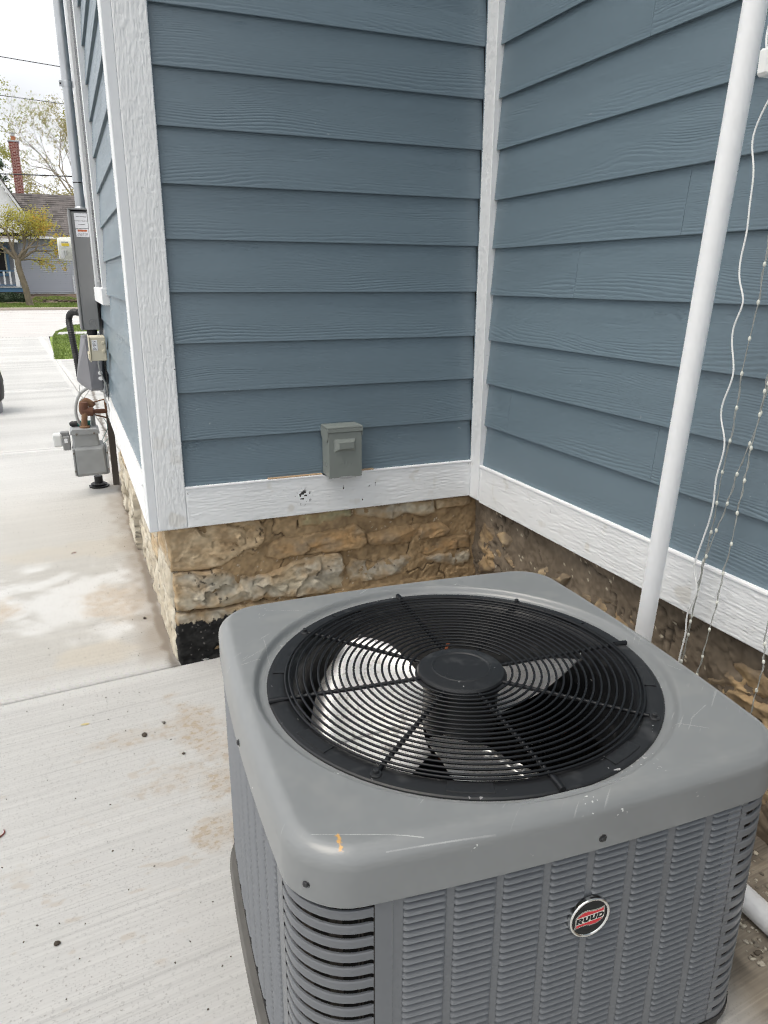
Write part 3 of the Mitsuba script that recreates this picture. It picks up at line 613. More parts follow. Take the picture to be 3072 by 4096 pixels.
STB = {
  'B1': [(-0.02,-0.428),(-0.025,-0.341),(-0.063,-0.279),(-0.135,-0.285),(-0.170,-0.296),(-0.246,-0.268),(-0.307,-0.274),(-0.295,-0.314),(-0.255,-0.352),(-0.321,-0.366),(-0.335,-0.397),(-0.152,-0.483),(-0.02,-0.534)],
  'B2': [(-0.505,-0.350),(-0.558,-0.305),(-0.576,-0.319),(-0.623,-0.311),(-0.699,-0.302),(-0.674,-0.346),(-0.611,-0.351),(-0.547,-0.392)],
  'B3': [(-0.776,-0.325),(-0.859,-0.320),(-0.912,-0.313),(-1.000,-0.312),(-1.068,-0.322),(-1.05,-0.372),(-0.941,-0.385),(-0.80,-0.372)],
  'B4': [(-1.385,-0.364),(-1.442,-0.334),(-1.465,-0.277),(-1.504,-0.257),(-1.60,-0.255),(-1.80,-0.26),(-1.82,-0.43),(-1.6,-0.47),(-1.44,-0.47)],
  'B5': [(-1.2,-0.40),(-1.35,-0.39),(-1.38,-0.5),(-1.22,-0.52)],
  'B6': [(-1.45,-0.50),(-1.75,-0.49),(-1.78,-0.62),(-1.48,-0.64)],
  'B7': [(-0.72,-0.42),(-1.02,-0.41),(-1.06,-0.52),(-0.75,-0.55)],
}
fSB = lambda u, w, o: (0.034 - o, u, w)
for i, (n_, pl) in enumerate(STB.items()):
    m, c = stone(pl, fSB, 0.012, 240 + 7 * i, [(0.29, 0.205, 0.115), (0.34, 0.26, 0.165), (0.14, 0.105, 0.07)], amp=0.016, step=0.009, mort=PARG)
    put(fnd + '__stone', m, 'mat_stone', smooth=True, color=c)
# driveway side of the foundation
fSC = lambda u, w, o: (-1.325 - o, u, w)
mC, cC = parge(lambda u, w, o: (-1.318 - o, u, w), 0.03, 2.78, -0.80, -0.15, 0.014, 0.012, 9, [(0.30, 0.25, 0.18), (0.40, 0.34, 0.26), (0.16, 0.13, 0.1)], specks=False)
put(fnd + '__mortar_face', mC, 'mat_stone', smooth=True, color=cC)
r_ = np.random.default_rng(12)
z1 = -0.15
for row, hh in enumerate((0.20, 0.17, 0.24)):
    u = 0.035
    while u < 2.75:
        L = r_.uniform(0.28, 0.52) if u > 0.04 else 0.33 + 0.1 * row
        L = min(L, 2.80 - u) if 2.80 - u - L > 0.15 or u + L > 2.65 else L
        if u + L > 2.65: L = 2.80 - u
        pl = [(u, z1), (u + L - 0.015, z1), (u + L - 0.015 + r_.uniform(-.015, .01), z1 - hh + 0.012), (u + r_.uniform(-.01, .01), z1 - hh + 0.012)]
        bulge = 0.012 + (0.03 if (u > 1.1 and r_.uniform() > 0.5) else 0.0)
        m, c = stone(pl, fSC, bulge, int(600 + 31 * row + u * 17), PALE if r_.uniform() > 0.35 else TAN, amp=0.006, step=0.012 if u < 2.5 else 0.025, mort=PALE)
        put(fnd + '__stone', m, 'mat_stone', smooth=True, color=c)
        u += L
    z1 -= hh

put(fnd + '__mortar_face', box(0.03, 0.05, -5.1, -2.9, -0.8, -0.155), 'mat_soil')
# ------------------------------------------------------------------ the air conditioner
TH, ACX, ACY = -0.0602, -0.878, -1.516
cT, sT = math.cos(TH), math.sin(TH)
def acw(m):
    m = tidy(m).copy(); v = np.asarray(m.vertices)
    m.vertices = np.c_[v[:, 0] * cT - v[:, 1] * sT + ACX, v[:, 0] * sT + v[:, 1] * cT + ACY, v[:, 2]]
    return m
def outline(inset=0.0, n_arc=10, n_side=14, a=0.4775, b=0.0185, r=0.100):
    """closed outline of the cabinet: a square with bowed sides and round corners, pulled in by inset; also the outward normals"""
    A, R = a - inset, max(r - inset, 0.004)
    pts = []
    for q in range(4):
        base = q * math.pi / 2
        c = np.array([A - R, A - R])
        arc = [c + R * np.array([math.cos(t), math.sin(t)]) for t in np.linspace(0, math.pi / 2, n_arc)]
        side = [np.array([x, A]) for x in np.linspace(A - R, -(A - R), n_side + 2)[1:-1]]
        rot = np.array([[math.cos(base), -math.sin(base)], [math.sin(base), math.cos(base)]])
        pts += [rot @ p for p in arc + side]
    P = np.array(pts)
    x, y = P[:, 0].copy(), P[:, 1].copy()
    k = b / a
    return np.c_[x * (1 + k * np.clip(1 - (y / 0.45) ** 2, 0, 1) * np.clip(np.abs(x) / A, 0, 1) ** 6), y * (1 + k * np.clip(1 - (x / 0.45) ** 2, 0, 1) * np.clip(np.abs(y) / A, 0, 1) ** 6)]
ac = thing('air_conditioner', 'grey outdoor air conditioning unit with louvred sides and a round top fan grille', 'air conditioner')
ZC = -0.06
# top cover: skirt, rolled edge, deck with a round recess
prof = [(0.012, -0.152), (0.004, -0.156), (0.0005, -0.1585), (0.0, -0.1555), (0.0, -0.150), (0.0, -0.125)]
RR = 0.034
for t in np.linspace(0, math.pi / 2, 10): prof.append((RR * (1 - math.cos(t)) , ZC - RR + RR * math.sin(t)))
prof += [(RR + 0.004, ZC)]
rings = [np.c_[outline(i), np.full(len(outline(i)), z)] for i, z in prof]
base_o = outline(RR + 0.004); ang = np.arctan2(base_o[:, 1], base_o[:, 0])
circ = lambda R, z: np.c_[R * np.cos(ang), R * np.sin(ang), np.full(len(ang), z)]
deck = [rings[-1] * np.array([1, 1, 0]) * (1 - t) + circ(0.472, 0) * t + np.array([0, 0, ZC + 0.0006 * math.sin(t * 3.14)]) for t in (0.3, 0.65)]
dimple = [(0.4575, ZC), (0.4540, ZC - 0.0008), (0.4505, ZC - 0.0040), (0.4475, ZC - 0.0095), (0.4445, ZC - 0.0145), (0.4405, ZC - 0.0172), (0.435, ZC - 0.0182), (0.422, ZC - 0.0185), (0.4215, ZC - 0.03)]
CY = -0.012                                   # the fan opening sits a touch forward of the middle
def circ2(R, z): c = circ(R, z); c[:, 1] += CY; return c
deck = [rings[-1] * np.array([1, 1, 0]) * (1 - t) + circ2(0.4575, 0) * np.array([1, 1, 0]) * t + np.array([0, 0, ZC]) for t in (0.3, 0.65)]
# corners of the square are farther than the circle everywhere, sides nearly touch it
outl = rings + deck + [circ2(R, z) for R, z in dimple]
put(ac + '__top_cover', acw(quads(np.array(outl), closed_v=True)), 'mat_ac', 'scratched grey top cover with rounded corners', smooth=50)
# black orifice ring and throat
ringp = [(0.4265, ZC - 0.030), (0.4265, ZC - 0.0150), (0.424, ZC - 0.0125), (0.400, ZC - 0.0105), (0.387, ZC - 0.013), (0.372, ZC - 0.020), (0.365, ZC - 0.034), (0.362, ZC - 0.06), (0.362, ZC - 0.24), (0.366, ZC - 0.26)]
vr = num(ac + '__orifice_ring'); m_ = acw(lathe(ringp, (0, CY, 0), k=96)); m_.vertices = m_.vertices + [0, 0, ZG]
scene[vr] = mikit.ply(m_, 'mat_black_plastic', smooth=40); info(vr, 'black plastic ring round the fan opening')
for q in range(8):
    aa = math.radians(22.5 + 45 * q)
    st = []
    for t in np.linspace(-0.10, 0.10, 14): st.append((0.402 * math.cos(aa + t), 0.402 * math.sin(aa + t) + CY, ZC - 0.0095))
    st = np.array(st); rad = np.c_[st[:, :2] - [0, CY], np.zeros(14)]; rad /= np.linalg.norm(rad, axis=1, keepdims=True)
    put(vr + '__raised_pad', acw(quads(np.stack([st - rad * 0.0135 - [0, 0, .002], st - rad * 0.0125, st + rad * 0.0125, st + rad * 0.0135 - [0, 0, .002]]))), 'mat_black_plastic', smooth=30)
# wire grille
gr = num(ac + '__fan_grille'); RB0 = 0.098
GZ = ZC - 0.009
NW = 18
radii = np.linspace(0.378, 0.112, NW)
a_ = np.linspace(0, 2 * math.pi, 120, endpoint=False)
ring_hub = [(0.001, GZ + 0.012), (0.060, GZ + 0.0122), (0.0635, GZ + 0.0142), (0.067, GZ + 0.0122), (0.088, GZ + 0.010), (0.094, GZ + 0.0075), (0.0965, GZ + 0.003), (0.0965, GZ - 0.002), (0.101, GZ - 0.003), (0.101, GZ - 0.009), (0.05, GZ - 0.010)]
hubc = (-0.004, CY - 0.008, 0)
m_ = acw(lathe(ring_hub, hubc, k=72)); m_.vertices = m_.vertices + [0, 0, ZG]
scene[gr] = mikit.ply(m_, 'mat_black_plastic', smooth=25); info(gr, 'black wire fan guard with a round centre cap')
for i, R in enumerate(radii):
    f_ = (R - 0.10) / 0.28
    cx, cy = hubc[0] * (1 - f_), hubc[1] * (1 - f_) + CY * f_
    if i < NW - 1:
        pth = np.c_[cx + R * np.cos(a_), cy + R * np.sin(a_), np.full(120, GZ + 0.0065)]
        put(gr + '__ring_wire', acw(tube(pth, 0.0026, 7, closed=True)), 'mat_wire', smooth=True)
    else:
        t = np.linspace(0.25, 2 * math.pi - 0.1, 100); rr = R + 0.004 * np.exp(-((t - 0.25) / 0.3))
        put(gr + '__ring_wire', acw(tube(np.c_[cx + rr * np.cos(t), cy + rr * np.sin(t), np.full(100, GZ + 0.0065)], 0.0026, 7)), 'mat_wire', smooth=True)
put(gr + '__ring_wire', acw(tube(np.c_[0.3865 * np.cos(a_), CY + 0.3865 * np.sin(a_), np.full(120, GZ + 0.0045)], 0.0026, 7, closed=True)), 'mat_wire', smooth=True)
for q in range(8):
    aa = math.radians(-1 + 45 * q)
    d = np.array([math.cos(aa), math.sin(aa), 0]); o = np.array([hubc[0], hubc[1], 0]); e_ = np.array([0, CY, 0])
    R1 = 0.400 if q % 2 else 0.424
    s = np.linspace(0.09, R1, 170)
    pth = o + (e_ - o) * ((s - 0.09) / 0.33)[:, None] + d * s[:, None] + [0, 0, GZ]
    bump = np.zeros(170)
    for R in radii: bump = np.maximum(bump, np.exp(-((s - R) / 0.004) ** 2))
    put(gr + '__rib', acw(tube(pth, 0.0039 + 0.0016 * bump * (s < 0.385), 8)), 'mat_wire', smooth=True)
    if q % 2:
        c = e_ + d * 0.409 + [0, 0, ZC - 0.0105]
        put(gr + '__bolt', acw([lathe([(0.0, 0.003), (0.0095, 0.003), (0.011, 0.0), ], c, k=16), lathe([(0.0, 0.010), (0.005, 0.0098), (0.0058, 0.0088), (0.0058, 0.003)], c, k=6)]), 'mat_screw', smooth=30)
    else:
        c = e_ + d * 0.418 + [0, 0, GZ]
        put(gr + '__rib_end', acw(tube([e_ + d * 0.396 + [0, 0, GZ], c, e_ + d * 0.428 + [0, 0, GZ - 0.001]], 0.0062, 10)), 'mat_wire', smooth=30)
# motor, blades, dark inside
put(ac + '__fan_motor', acw(lathe([(0.083, GZ - 0.011), (0.083, GZ - 0.125), (0.081, GZ - 0.132), (0.07, GZ - 0.136), (0.03, GZ - 0.142), (0.0, GZ - 0.142)], hubc, k=48)), 'mat_throat', smooth=30)
def blade(center_deg):
    NU, NV = 36, 16
    g = np.zeros((NU, NV, 3))
    for i, u in enumerate(np.linspace(-1, 1, NU)):
        for j, v in enumerate(np.linspace(0, 1, NV)):
            half = 46 + 6 * v
            th = math.radians(center_deg + half * u + 12 * v * v - 6)
            R0, R1 = 0.082, 0.337 - 0.05 * max(0, abs(u) - 0.78) / 0.22 - 0.045 * max(0, -u - 0.70) / 0.3
            R = R0 + (R1 - R0) * v
            drop = 0.50 * R * math.radians(half * u)
            z = GZ - 0.150 - drop + 0.018 * (1 - u * u) + 0.010 * v
            z -= 0.030 * max(0.0, (R - 0.300) / 0.037) ** 1.5
            z += 0.0022 * math.exp(-((R - 0.285) / 0.006) ** 2) - 0.002 * math.exp(-((R - 0.297) / 0.004) ** 2)
            g[i, j] = (R * math.cos(th), R * math.sin(th) + CY, z)
    return quads(g), g
for q, deg in enumerate((158, 36, -84)):
    m, g = blade(deg)
    bk = num(ac + '__fan_blade'); m_ = acw(m); m_.vertices = m_.vertices + [0, 0, ZG]
    scene[bk] = mikit.ply(m_, 'mat_blade_metal', smooth=True); info(bk, ('bright aluminium fan blade catching the sky', 'aluminium fan blade in shade beside the motor', 'aluminium fan blade in shade on the louvred side')[q])
    for s_ in range(3):
        c = g[20 + 4 * s_ - 2, 3 + s_] + [0, 0, 0.001]
        put(bk + '__rivet', acw([lathe([(0.0, 0.004), (0.006, 0.0035), (0.0085, 0.0)], c, k=14), lathe([(0.011, 0.0), (0.013, 0.0015), (0.015, 0.0)], c, k=18)]), 'mat_blade_metal', smooth=40)
    arm = np.array([g[8 + 2 * k, 2 + 0 * k] + [0, 0, 0.0025] for k in range(10)])
    put(bk + '__rib', acw(tube(np.array([g[22, j] + [0, 0, 0.001] for j in range(1, 14)]), 0.0028, 6)), 'mat_blade_metal', smooth=True)
put(ac + '__inner_liner', acw(quads(np.array([np.c_[outline(0.020), np.full(len(outline()), z)] for z in (-0.14, -0.70)]), closed_v=True)), 'mat_coil', smooth=40)
put(ac + '__inner_coil', acw(quads(np.array([np.c_[outline(0.034), np.full(len(outline()), z)] for z in (-0.13, -0.70)]), closed_v=True)), 'mat_coil', smooth=40)
put(ac + '__compressor', acw(lathe([(0.0, -0.36), (0.05, -0.365), (0.085, -0.39), (0.09, -0.42), (0.09, -0.66)], (-0.06, 0.05, 0), k=28)), 'mat_dark', smooth=40)
for k, (x, y) in enumerate(((0.20, -0.14), (0.25, -0.10), (0.05, 0.20))):
    put(ac + '__copper_pipe', acw(tube([(x, y, -0.66), (x, y, -0.38), (x + 0.03, y - 0.02, -0.335), (x + 0.09, y - 0.03, -0.325), (x + 0.13, y - 0.03, -0.36), (x + 0.13, y - 0.03, -0.66)] if k < 2 else [(x, y, -0.66), (x, y, -0.16), (x + 0.02, y + 0.01, -0.12)], 0.007 if k < 2 else 0.004, 8)), 'mat_copper', smooth=40)
# sides: panels with pressed louvres
def nA(x, inset=0.008, a=0.4775, b=0.0185): return a - inset + b * np.clip(1 - (np.asarray(x) / 0.45) ** 2, 0, 1)
def on_side(side, x, z, off):
    """point on side 0 (front), 1 (right), 2 (back), 3 (left); x runs to the right when facing that side"""
    y = -(nA(x) + off)
    p = np.stack([np.broadcast_to(x, np.shape(y)), y, np.broadcast_to(z, np.shape(y))], -1)
    t = side * math.pi / 2
    return np.stack([p[..., 0] * math.cos(t) - p[..., 1] * math.sin(t), p[..., 0] * math.sin(t) + p[..., 1] * math.cos(t), p[..., 2]], -1)
ZTOP, ZBOT, PITCH, NROW = -0.135, -0.708, 0.01410, 37
LZ0 = -0.1585
COLS = [(-0.3105, -0.238), (-0.2245, -0.151), (-0.1385, -0.064), (-0.0505, 0.020), (0.034, 0.103), (0.1185, 0.187), (0.2035, 0.272), (0.2885, 0.357)]
def louvre(side, x0, x1, zt):
    xs = np.r_[x0, x0 + 0.0008, x0 + 0.0022, x0 + 0.0045, x0 + 0.0075, np.linspace(x0 + 0.016, x1 - 0.016, 4), x1 - 0.0075, x1 - 0.0045, x1 - 0.0022, x1 - 0.0008, x1]
    e = np.clip(np.minimum(xs - x0, x1 - xs) / 0.0075, 0, 1); e = np.sqrt(1 - (1 - e) ** 2)
    drop = 0.0016 * (1 - e)
    rows = []
    zl = zt - drop - (PITCH - 0.0017)
    for t, o in ((-0.30, -0.0160), (0.0, -0.0125), (0.22, -0.0075), (0.46, -0.0024), (0.72, 0.0022), (0.92, 0.0048), (1.0, 0.0052)):
        rows.append(on_side(side, xs, (zt - drop) + (zl - zt + drop) * t, (o if o > 0 else o * 1.0) * e + 0.0003))
    rows.append(on_side(side, xs, zl + 0.0002, 0.0046 * e))
    rows.append(on_side(side, xs, zl + 0.0020, 0.0010 * e))
    return quads(np.array(rows).transpose(1, 0, 2))
side_label = {0: 'front panel of pressed louvres with the round badge', 3: 'louvred panel facing the driveway'}
for side in (0, 3, 1, 2):
    lv = num(ac + '__louvre_panel')
    cols = COLS if side == 0 else [(-0.325 + 0.0815 * k, -0.325 + 0.0815 * k + 0.069) for k in range(8)]
    xl, xr = (-0.328, 0.374) if side == 0 else (-0.340, 0.335)
    def plate(x0, x1, za, zb):
        xs = np.linspace(x0, x1, 5); return quads(np.array([[on_side(side, np.array(x), np.array(z), 0.0) for z in (za, zb)] for x in xs]))
    lip = np.array([[on_side(side, np.array(x), np.array(z), -0.008) for z in (ZTOP, ZBOT)] for x in (xl, xr)])
    rim = np.array([[on_side(side, np.array(x), np.array(z), 0.0) for z in (ZTOP, ZBOT)] for x in (xl, xr)])
    pl = [quads(np.stack([lip[0], rim[0]])), quads(np.stack([rim[1], lip[1]])), plate(xl, xr, ZTOP, LZ0 + 0.004), plate(xl, xr, LZ0 - PITCH * NROW - 0.002, ZBOT)]
    cuts = [xl] + [x for c in cols for x in c] + [xr]
    for x0, x1 in zip(cuts[::2], cuts[1::2]): pl.append(plate(x0 - (0.0 if x0 == xl else 0.0), x1, LZ0 + 0.004, LZ0 - PITCH * NROW - 0.002))
    # the flat metal left round the rounded ends of the openings
    for x0, x1 in cols:
        for xe, sg_ in ((x0, 1), (x1, -1)):
            for r in range(1):
                zt = LZ0 - PITCH * r
                pts = [on_side(side, np.array(xe + sg_ * a), np.array(zt - b), 0.0) for a, b in ((0.0, -0.0020), (0.005, -0.0020), (0.0045, 0.0002), (0.0022, 0.0006), (0.0008, 0.0012), (0.0, 0.0018))]
                if r < NROW: pl.append(trimesh.Trimesh(np.array(pts), [[0, k, k + 1] for k in range(1, 5)], process=False))
    m_ = acw(pl); m_.vertices = m_.vertices + [0, 0, ZG]
    scene[lv] = mikit.ply(m_, 'mat_ac_panel', smooth=30); info(lv, side_label.get(side))
    lou = [(louvre(side, x0, x1, LZ0 - PITCH * r)) for x0, x1 in cols for r in range(NROW)]
    if side == 0:
        for m in lou: put(lv + '__louvre', acw(m), 'mat_ac_panel', smooth=35)
    else:
        put(lv + '__louvre_bank', acw(lou), 'mat_ac_panel', kind='stuff', smooth=35)
# slotted corner posts
OL = outline(0.0065)
def corner_path(q):
    """the outline from side q round the corner to side q+1, as a polyline with arc length"""
    seg_len = 10 + 14
    P = np.roll(OL, -(q * seg_len), axis=0)
    idx = [i % len(OL) for i in range(-14, 10 + 14)]
    pts = P[idx]
    dens = []
    for a, b in zip(pts[:-1], pts[1:]):
        dens += [a + (b - a) * t for t in np.linspace(0, 1, 6, endpoint=False)]
    pts = np.array(dens + [pts[-1]])
    x, y = pts[:, 0], pts[:, 1]
    lim = 0.327
    cx, cy = np.sign(pts[len(pts) // 2])
    keep = (x * cx > lim) & (y * cy > lim) | ((x * cx > lim) & (y * cy > 0.4)) | ((y * cy > lim) & (x * cx > 0.4))
    return pts[keep]
for q in (3, 2, 0, 1):
    pth = corner_path((q + 0) % 4)
    s = np.r_[0, np.cumsum(np.linalg.norm(np.diff(pth, axis=0), axis=1))]
    # samples bunched where the slot ends are
    L = s[-1]; st = 0.030
    ss = np.unique(np.r_[0, np.linspace(st - 0.002, st + 0.012, 9), np.linspace(st + 0.012, L - st - 0.012, 30), np.linspace(L - st - 0.012, L - st + 0.002, 9), L])
    px, py = np.interp(ss, s, pth[:, 0]), np.interp(ss, s, pth[:, 1])
    tg = np.stack([np.gradient(px, ss), np.gradient(py, ss)], -1); tg /= np.linalg.norm(tg, axis=1, keepdims=True)
    nr = np.stack([tg[:, 1], -tg[:, 0]], -1)
    if (nr * np.stack([px, py], -1)).sum() < 0: nr = -nr
    cpost = num(ac + '__corner_post')
    mask = (ss <= st + 1e-6)
    def strip(sel, zt, zb, off=0.0):
        a = np.stack([np.c_[px[sel] + nr[sel, 0] * off, py[sel] + nr[sel, 1] * off, np.broadcast_to(zt, sel.sum())], np.c_[px[sel] + nr[sel, 0] * off, py[sel] + nr[sel, 1] * off, np.broadcast_to(zb, sel.sum())]])
        return quads(a)
    left, right_ = ss <= st + 1e-6, ss >= L - st - 1e-6
    lipL = np.array([[(px[0] - nr[0, 0] * .008, py[0] - nr[0, 1] * .008, z) for z in (ZTOP, ZBOT)], [(px[0], py[0], z) for z in (ZTOP, ZBOT)]])
    lipR = np.array([[(px[-1], py[-1], z) for z in (ZTOP, ZBOT)], [(px[-1] - nr[-1, 0] * .008, py[-1] - nr[-1, 1] * .008, z) for z in (ZTOP, ZBOT)]])
    m_ = acw([strip(left, ZTOP, ZBOT), strip(right_, ZTOP, ZBOT), quads(lipL), quads(lipR)]); m_.vertices = m_.vertices + [0, 0, ZG]
    scene[cpost] = mikit.ply(m_, 'mat_ac_panel', smooth=30); info(cpost, 'slotted corner post nearest the camera' if q == 2 else None)
    mid = (ss >= st - 1e-6) & (ss <= L - st + 1e-6)
    dd = np.minimum(ss[mid] - st, L - st - ss[mid]); hr = 0.0056
    hs = np.where(dd >= hr, hr, np.sqrt(np.maximum(hr ** 2 - (hr - np.clip(dd, 0, hr)) ** 2, 0)))
    SP = 0.0282
    z = ZTOP - 0.034
    top_edge = ZTOP
    rows = []
    zc = -0.166
    edges = []
    while zc > ZBOT + 0.02:
        edges.append(zc); zc -= SP
    bars = [(None, edges[0])] + list(zip(edges[:-1], edges[1:])) + [(edges[-1], None)]
    for a, b in bars:
        zt = np.full(mid.sum(), ZTOP) if a is None else a - hs
        zb = np.full(mid.sum(), ZBOT) if b is None else b + hs
        lay = []
        for t, off in ((0.0, -0.0050), (0.0, -0.0012), (0.07, -0.0001), (0.2, 0.0003), (0.8, 0.0003), (0.93, -0.0001), (1.0, -0.0012), (1.0, -0.0050)):
            damp = np.clip(dd / 0.006, 0, 1)
            o = off * damp
            lay.append(np.c_[px[mid] + nr[mid, 0] * o, py[mid] + nr[mid, 1] * o, zt + (zb - zt) * t])
        put(cpost + '__bar', acw(quads(np.array(lay))), 'mat_ac_panel', smooth=40)
# base pan, pad, screws, badge
put(ac + '__base_pan', acw(quads(np.array([np.c_[outline(i), np.full(len(outline()), z)] for i, z in ((0.012, -0.695), (0.004, -0.695), (0.0035, -0.7065), (0.006, -0.716), (0.05, -0.717))]), closed_v=True)), 'mat_black', smooth=30)
pd = thing('equipment_pad', 'weathered grey pad under the air conditioner', 'pad')
pf = [(0.02, -0.7175), (-0.008, -0.718), (-0.011, -0.7205), (-0.0145, -0.745)]
po = lambda i: outline(i, r=0.17)
capm = trimesh.creation.triangulate_polygon(sg.Polygon(po(0.02)), engine='earcut')
scene[pd] = mikit.ply(trimesh.util.concatenate([acw(quads(np.array([np.c_[po(i), np.full(len(po(i)), z)] for i, z in pf]), closed_v=True)), acw(trimesh.Trimesh(np.c_[capm[0], np.full(len(capm[0]), -0.7176)], capm[1], process=False))]).apply_translation((0, 0, ZG)), 'mat_pad', smooth=30)
def side_screw(side, x, z):
    y = -(nA(x, 0.0) + 0.0)
    m = trimesh.util.concatenate([lathe([(0.0, 0.0045), (0.004, 0.0042), (0.0052, 0.003), (0.0055, 0.0), ], k=6), lathe([(0.0055, 0.001), (0.0075, 0.0006), (0.0078, 0.0)], k=14)])
    v = m.vertices.copy(); m.vertices = np.c_[v[:, 0], -v[:, 2], v[:, 1]] + [x, y, z]
    t = side * math.pi / 2; R = np.array([[math.cos(t), -math.sin(t), 0], [math.sin(t), math.cos(t), 0], [0, 0, 1]])
    m.vertices = m.vertices @ R.T; return acw(m)
put(ac + '__screw', side_screw(0, 0.040, -0.137), 'mat_screw', smooth=30)
put(ac + '__screw', side_screw(3, 0.03, -0.135), 'mat_screw', smooth=30)
# the screw on the round corner
cpt = np.array([-0.4775 + 0.100 - 0.100 * math.cos(0.68), -0.4775 + 0.100 - 0.100 * math.sin(0.68)])
m_ = lathe([(0.0, 0.0045), (0.004, 0.0042), (0.0052, 0.003), (0.0055, 0.0), (0.0078, 0.0)], k=8)
nx, ny = -math.cos(0.68), -math.sin(0.68)
v = m_.vertices.copy(); m_.vertices = np.array([nx, ny, 0]) * v[:, 2:3] + np.array([-ny, nx, 0]) * v[:, :1] + np.array([0, 0, 1.0]) * v[:, 1:2] + [cpt[0], cpt[1], -0.128]
put(ac + '__screw', acw(m_), 'mat_screw', smooth=30)
# round badge on the front
def badge_place(m, off=0.0):
    v = np.asarray(m.vertices); m = m.copy()
    m.vertices = np.c_[v[:, 0] + 0.029, -(nA(0.03) + 0.0045 + off + v[:, 2]), v[:, 1] - 0.2985]; return acw(m)
bd = num(ac + '__badge'); BR = 0.0405
m_ = badge_place(lathe([(0.0, 0.006), (0.0362, 0.006)], k=64)); m_.vertices = m_.vertices + [0, 0, ZG]
scene[bd] = mikit.ply(m_, 'mat_gloss_black', smooth=30); info(bd, 'round black badge with a chrome rim and a red flag emblem')
put(bd + '__rim', badge_place(lathe([(BR, 0.0), (BR, 0.005), (BR - 0.0008, 0.0072), (BR - 0.0022, 0.0079), (BR - 0.0040, 0.0074), (BR - 0.0052, 0.0060)], k=72)), 'mat_chrome', smooth=50)
from scipy.interpolate import PchipInterpolator
tt = np.linspace(0, 1, 40)
X = -0.0290 + 0.058 * tt
topc = PchipInterpolator([0, 0.08, 0.30, 0.45, 0.62, 0.80, 1.0], [0.0050, 0.0108, 0.0168, 0.0170, 0.0150, 0.0152, 0.0186])(tt)
botc = -topc[::-1]
def flag(sh):
    p = sg.Polygon(np.r_[np.c_[X, topc], np.c_[X[::-1], botc[::-1]]]).buffer(0)
    p = p.buffer(sh)
    return max(p.geoms, key=lambda q: q.area) if p.geom_type != 'Polygon' else p
for sh, matn, zz in ((0.0, 'mat_badge_silver', 0.0062), (-0.0007, 'mat_gloss_black', 0.0064), (-0.0016, 'mat_badge_silver', 0.0066), (-0.0022, 'mat_badge_red', 0.0068)):
    p = flag(sh)
    put(bd + '__emblem', badge_place(extrude(p, 0.0003).apply_translation((0, 0, zz - 0.0003))), matn)
band = sg.Polygon([(-0.032, 0.0052), (0.032, 0.0092), (0.032, -0.0052), (-0.032, -0.0092)]).intersection(flag(-0.0012))
put(bd + '__emblem', badge_place(extrude(band, 0.0003).apply_translation((0, 0, 0.0067))), 'mat_badge_silver')
def glyph(ch):
    """heavy block capitals, 1 high and about 1 wide"""
    if ch == 'U': g = sg.Polygon([(0, 1), (0, 0.25), (0.25, 0), (0.75, 0), (1, 0.25), (1, 1)]).buffer(-0.08).buffer(0.08).union(sg.box(0, 0.5, 1, 1)).difference(sg.box(0.36, 0.36, 0.64, 1.1))
    if ch == 'D': g = sg.box(0, 0, 0.6, 1).union(sg.Point(0.55, 0.5).buffer(0.5)).difference(sg.box(0.34, 0.28, 0.55, 0.72).union(sg.Point(0.53, 0.5).buffer(0.2)))
    if ch == 'R': g = sg.box(0, 0, 0.36, 1).union(sg.box(0.2, 0.36, 0.66, 1)).union(sg.Point(0.66, 0.68).buffer(0.32)).union(sg.Polygon([(0.30, 0.45), (0.62, 0.0), (1.04, 0.0), (0.72, 0.45)])).difference(sg.box(0.36, 0.60, 0.62, 0.78))
    return g
from shapely import affinity
lt = []
for i_, ch_ in enumerate('RUUD'):
    g_ = affinity.scale(glyph(ch_), 0.0126, 0.0112, origin=(0, 0))
    g_ = affinity.affine_transform(g_, [1, 0.10, 0.058, 1, -0.0278 + 0.01385 * i_, -0.0070 + 0.00083 * i_])
    for q_ in getattr(g_, 'geoms', [g_]): lt.append(extrude(q_, 0.0004).apply_translation((0, 0, 0.0071)))
put(bd + '__lettering', badge_place(tidy(lt)), 'mat_gloss_black')

# ------------------------------------------------------------------ disconnect box on the narrow wall
db = thing('disconnect_box', 'grey green electrical disconnect box low on the narrow blue wall', 'electrical box')
put(db + '__body', bevelbox(-0.6995, -0.5625, -0.080, -0.0005, 0.003, 0.190, 0.0025), 'mat_box_green')
pb = sg.box(-0.7015, 0.0, -0.5605, 0.188)
lid = bevelbox(-0.7005, -0.5615, -0.0865, -0.0805, 0.0, 0.1835, 0.0012)
put(db + '__door', lid, 'mat_box_green')
put(db + '__hood', [bevelbox(-0.7045, -0.5575, -0.0915, -0.0005, 0.1985, 0.2065, 0.002), bevelbox(-0.7045, -0.5575, -0.0915, -0.0885, 0.1845, 0.1985, 0.001),
                    hull([(-0.7045, y, z) for y, z in ((-0.0005, 0.1985), (-0.088, 0.1985), (-0.085, 0.160), (-0.072, 0.144), (-0.02, 0.150), (-0.0005, 0.166))] + [(-0.702, y, z) for y, z in ((-0.0005, 0.1985), (-0.088, 0.1985), (-0.085, 0.160), (-0.072, 0.144), (-0.02, 0.150), (-0.0005, 0.166))]),
                    hull([(-0.5575, y, z) for y, z in ((-0.0005, 0.1985), (-0.088, 0.1985), (-0.085, 0.165), (-0.0005, 0.166))] + [(-0.560, y, z) for y, z in ((-0.0005, 0.1985), (-0.088, 0.1985), (-0.085, 0.165), (-0.0005, 0.166))])], 'mat_box_green')
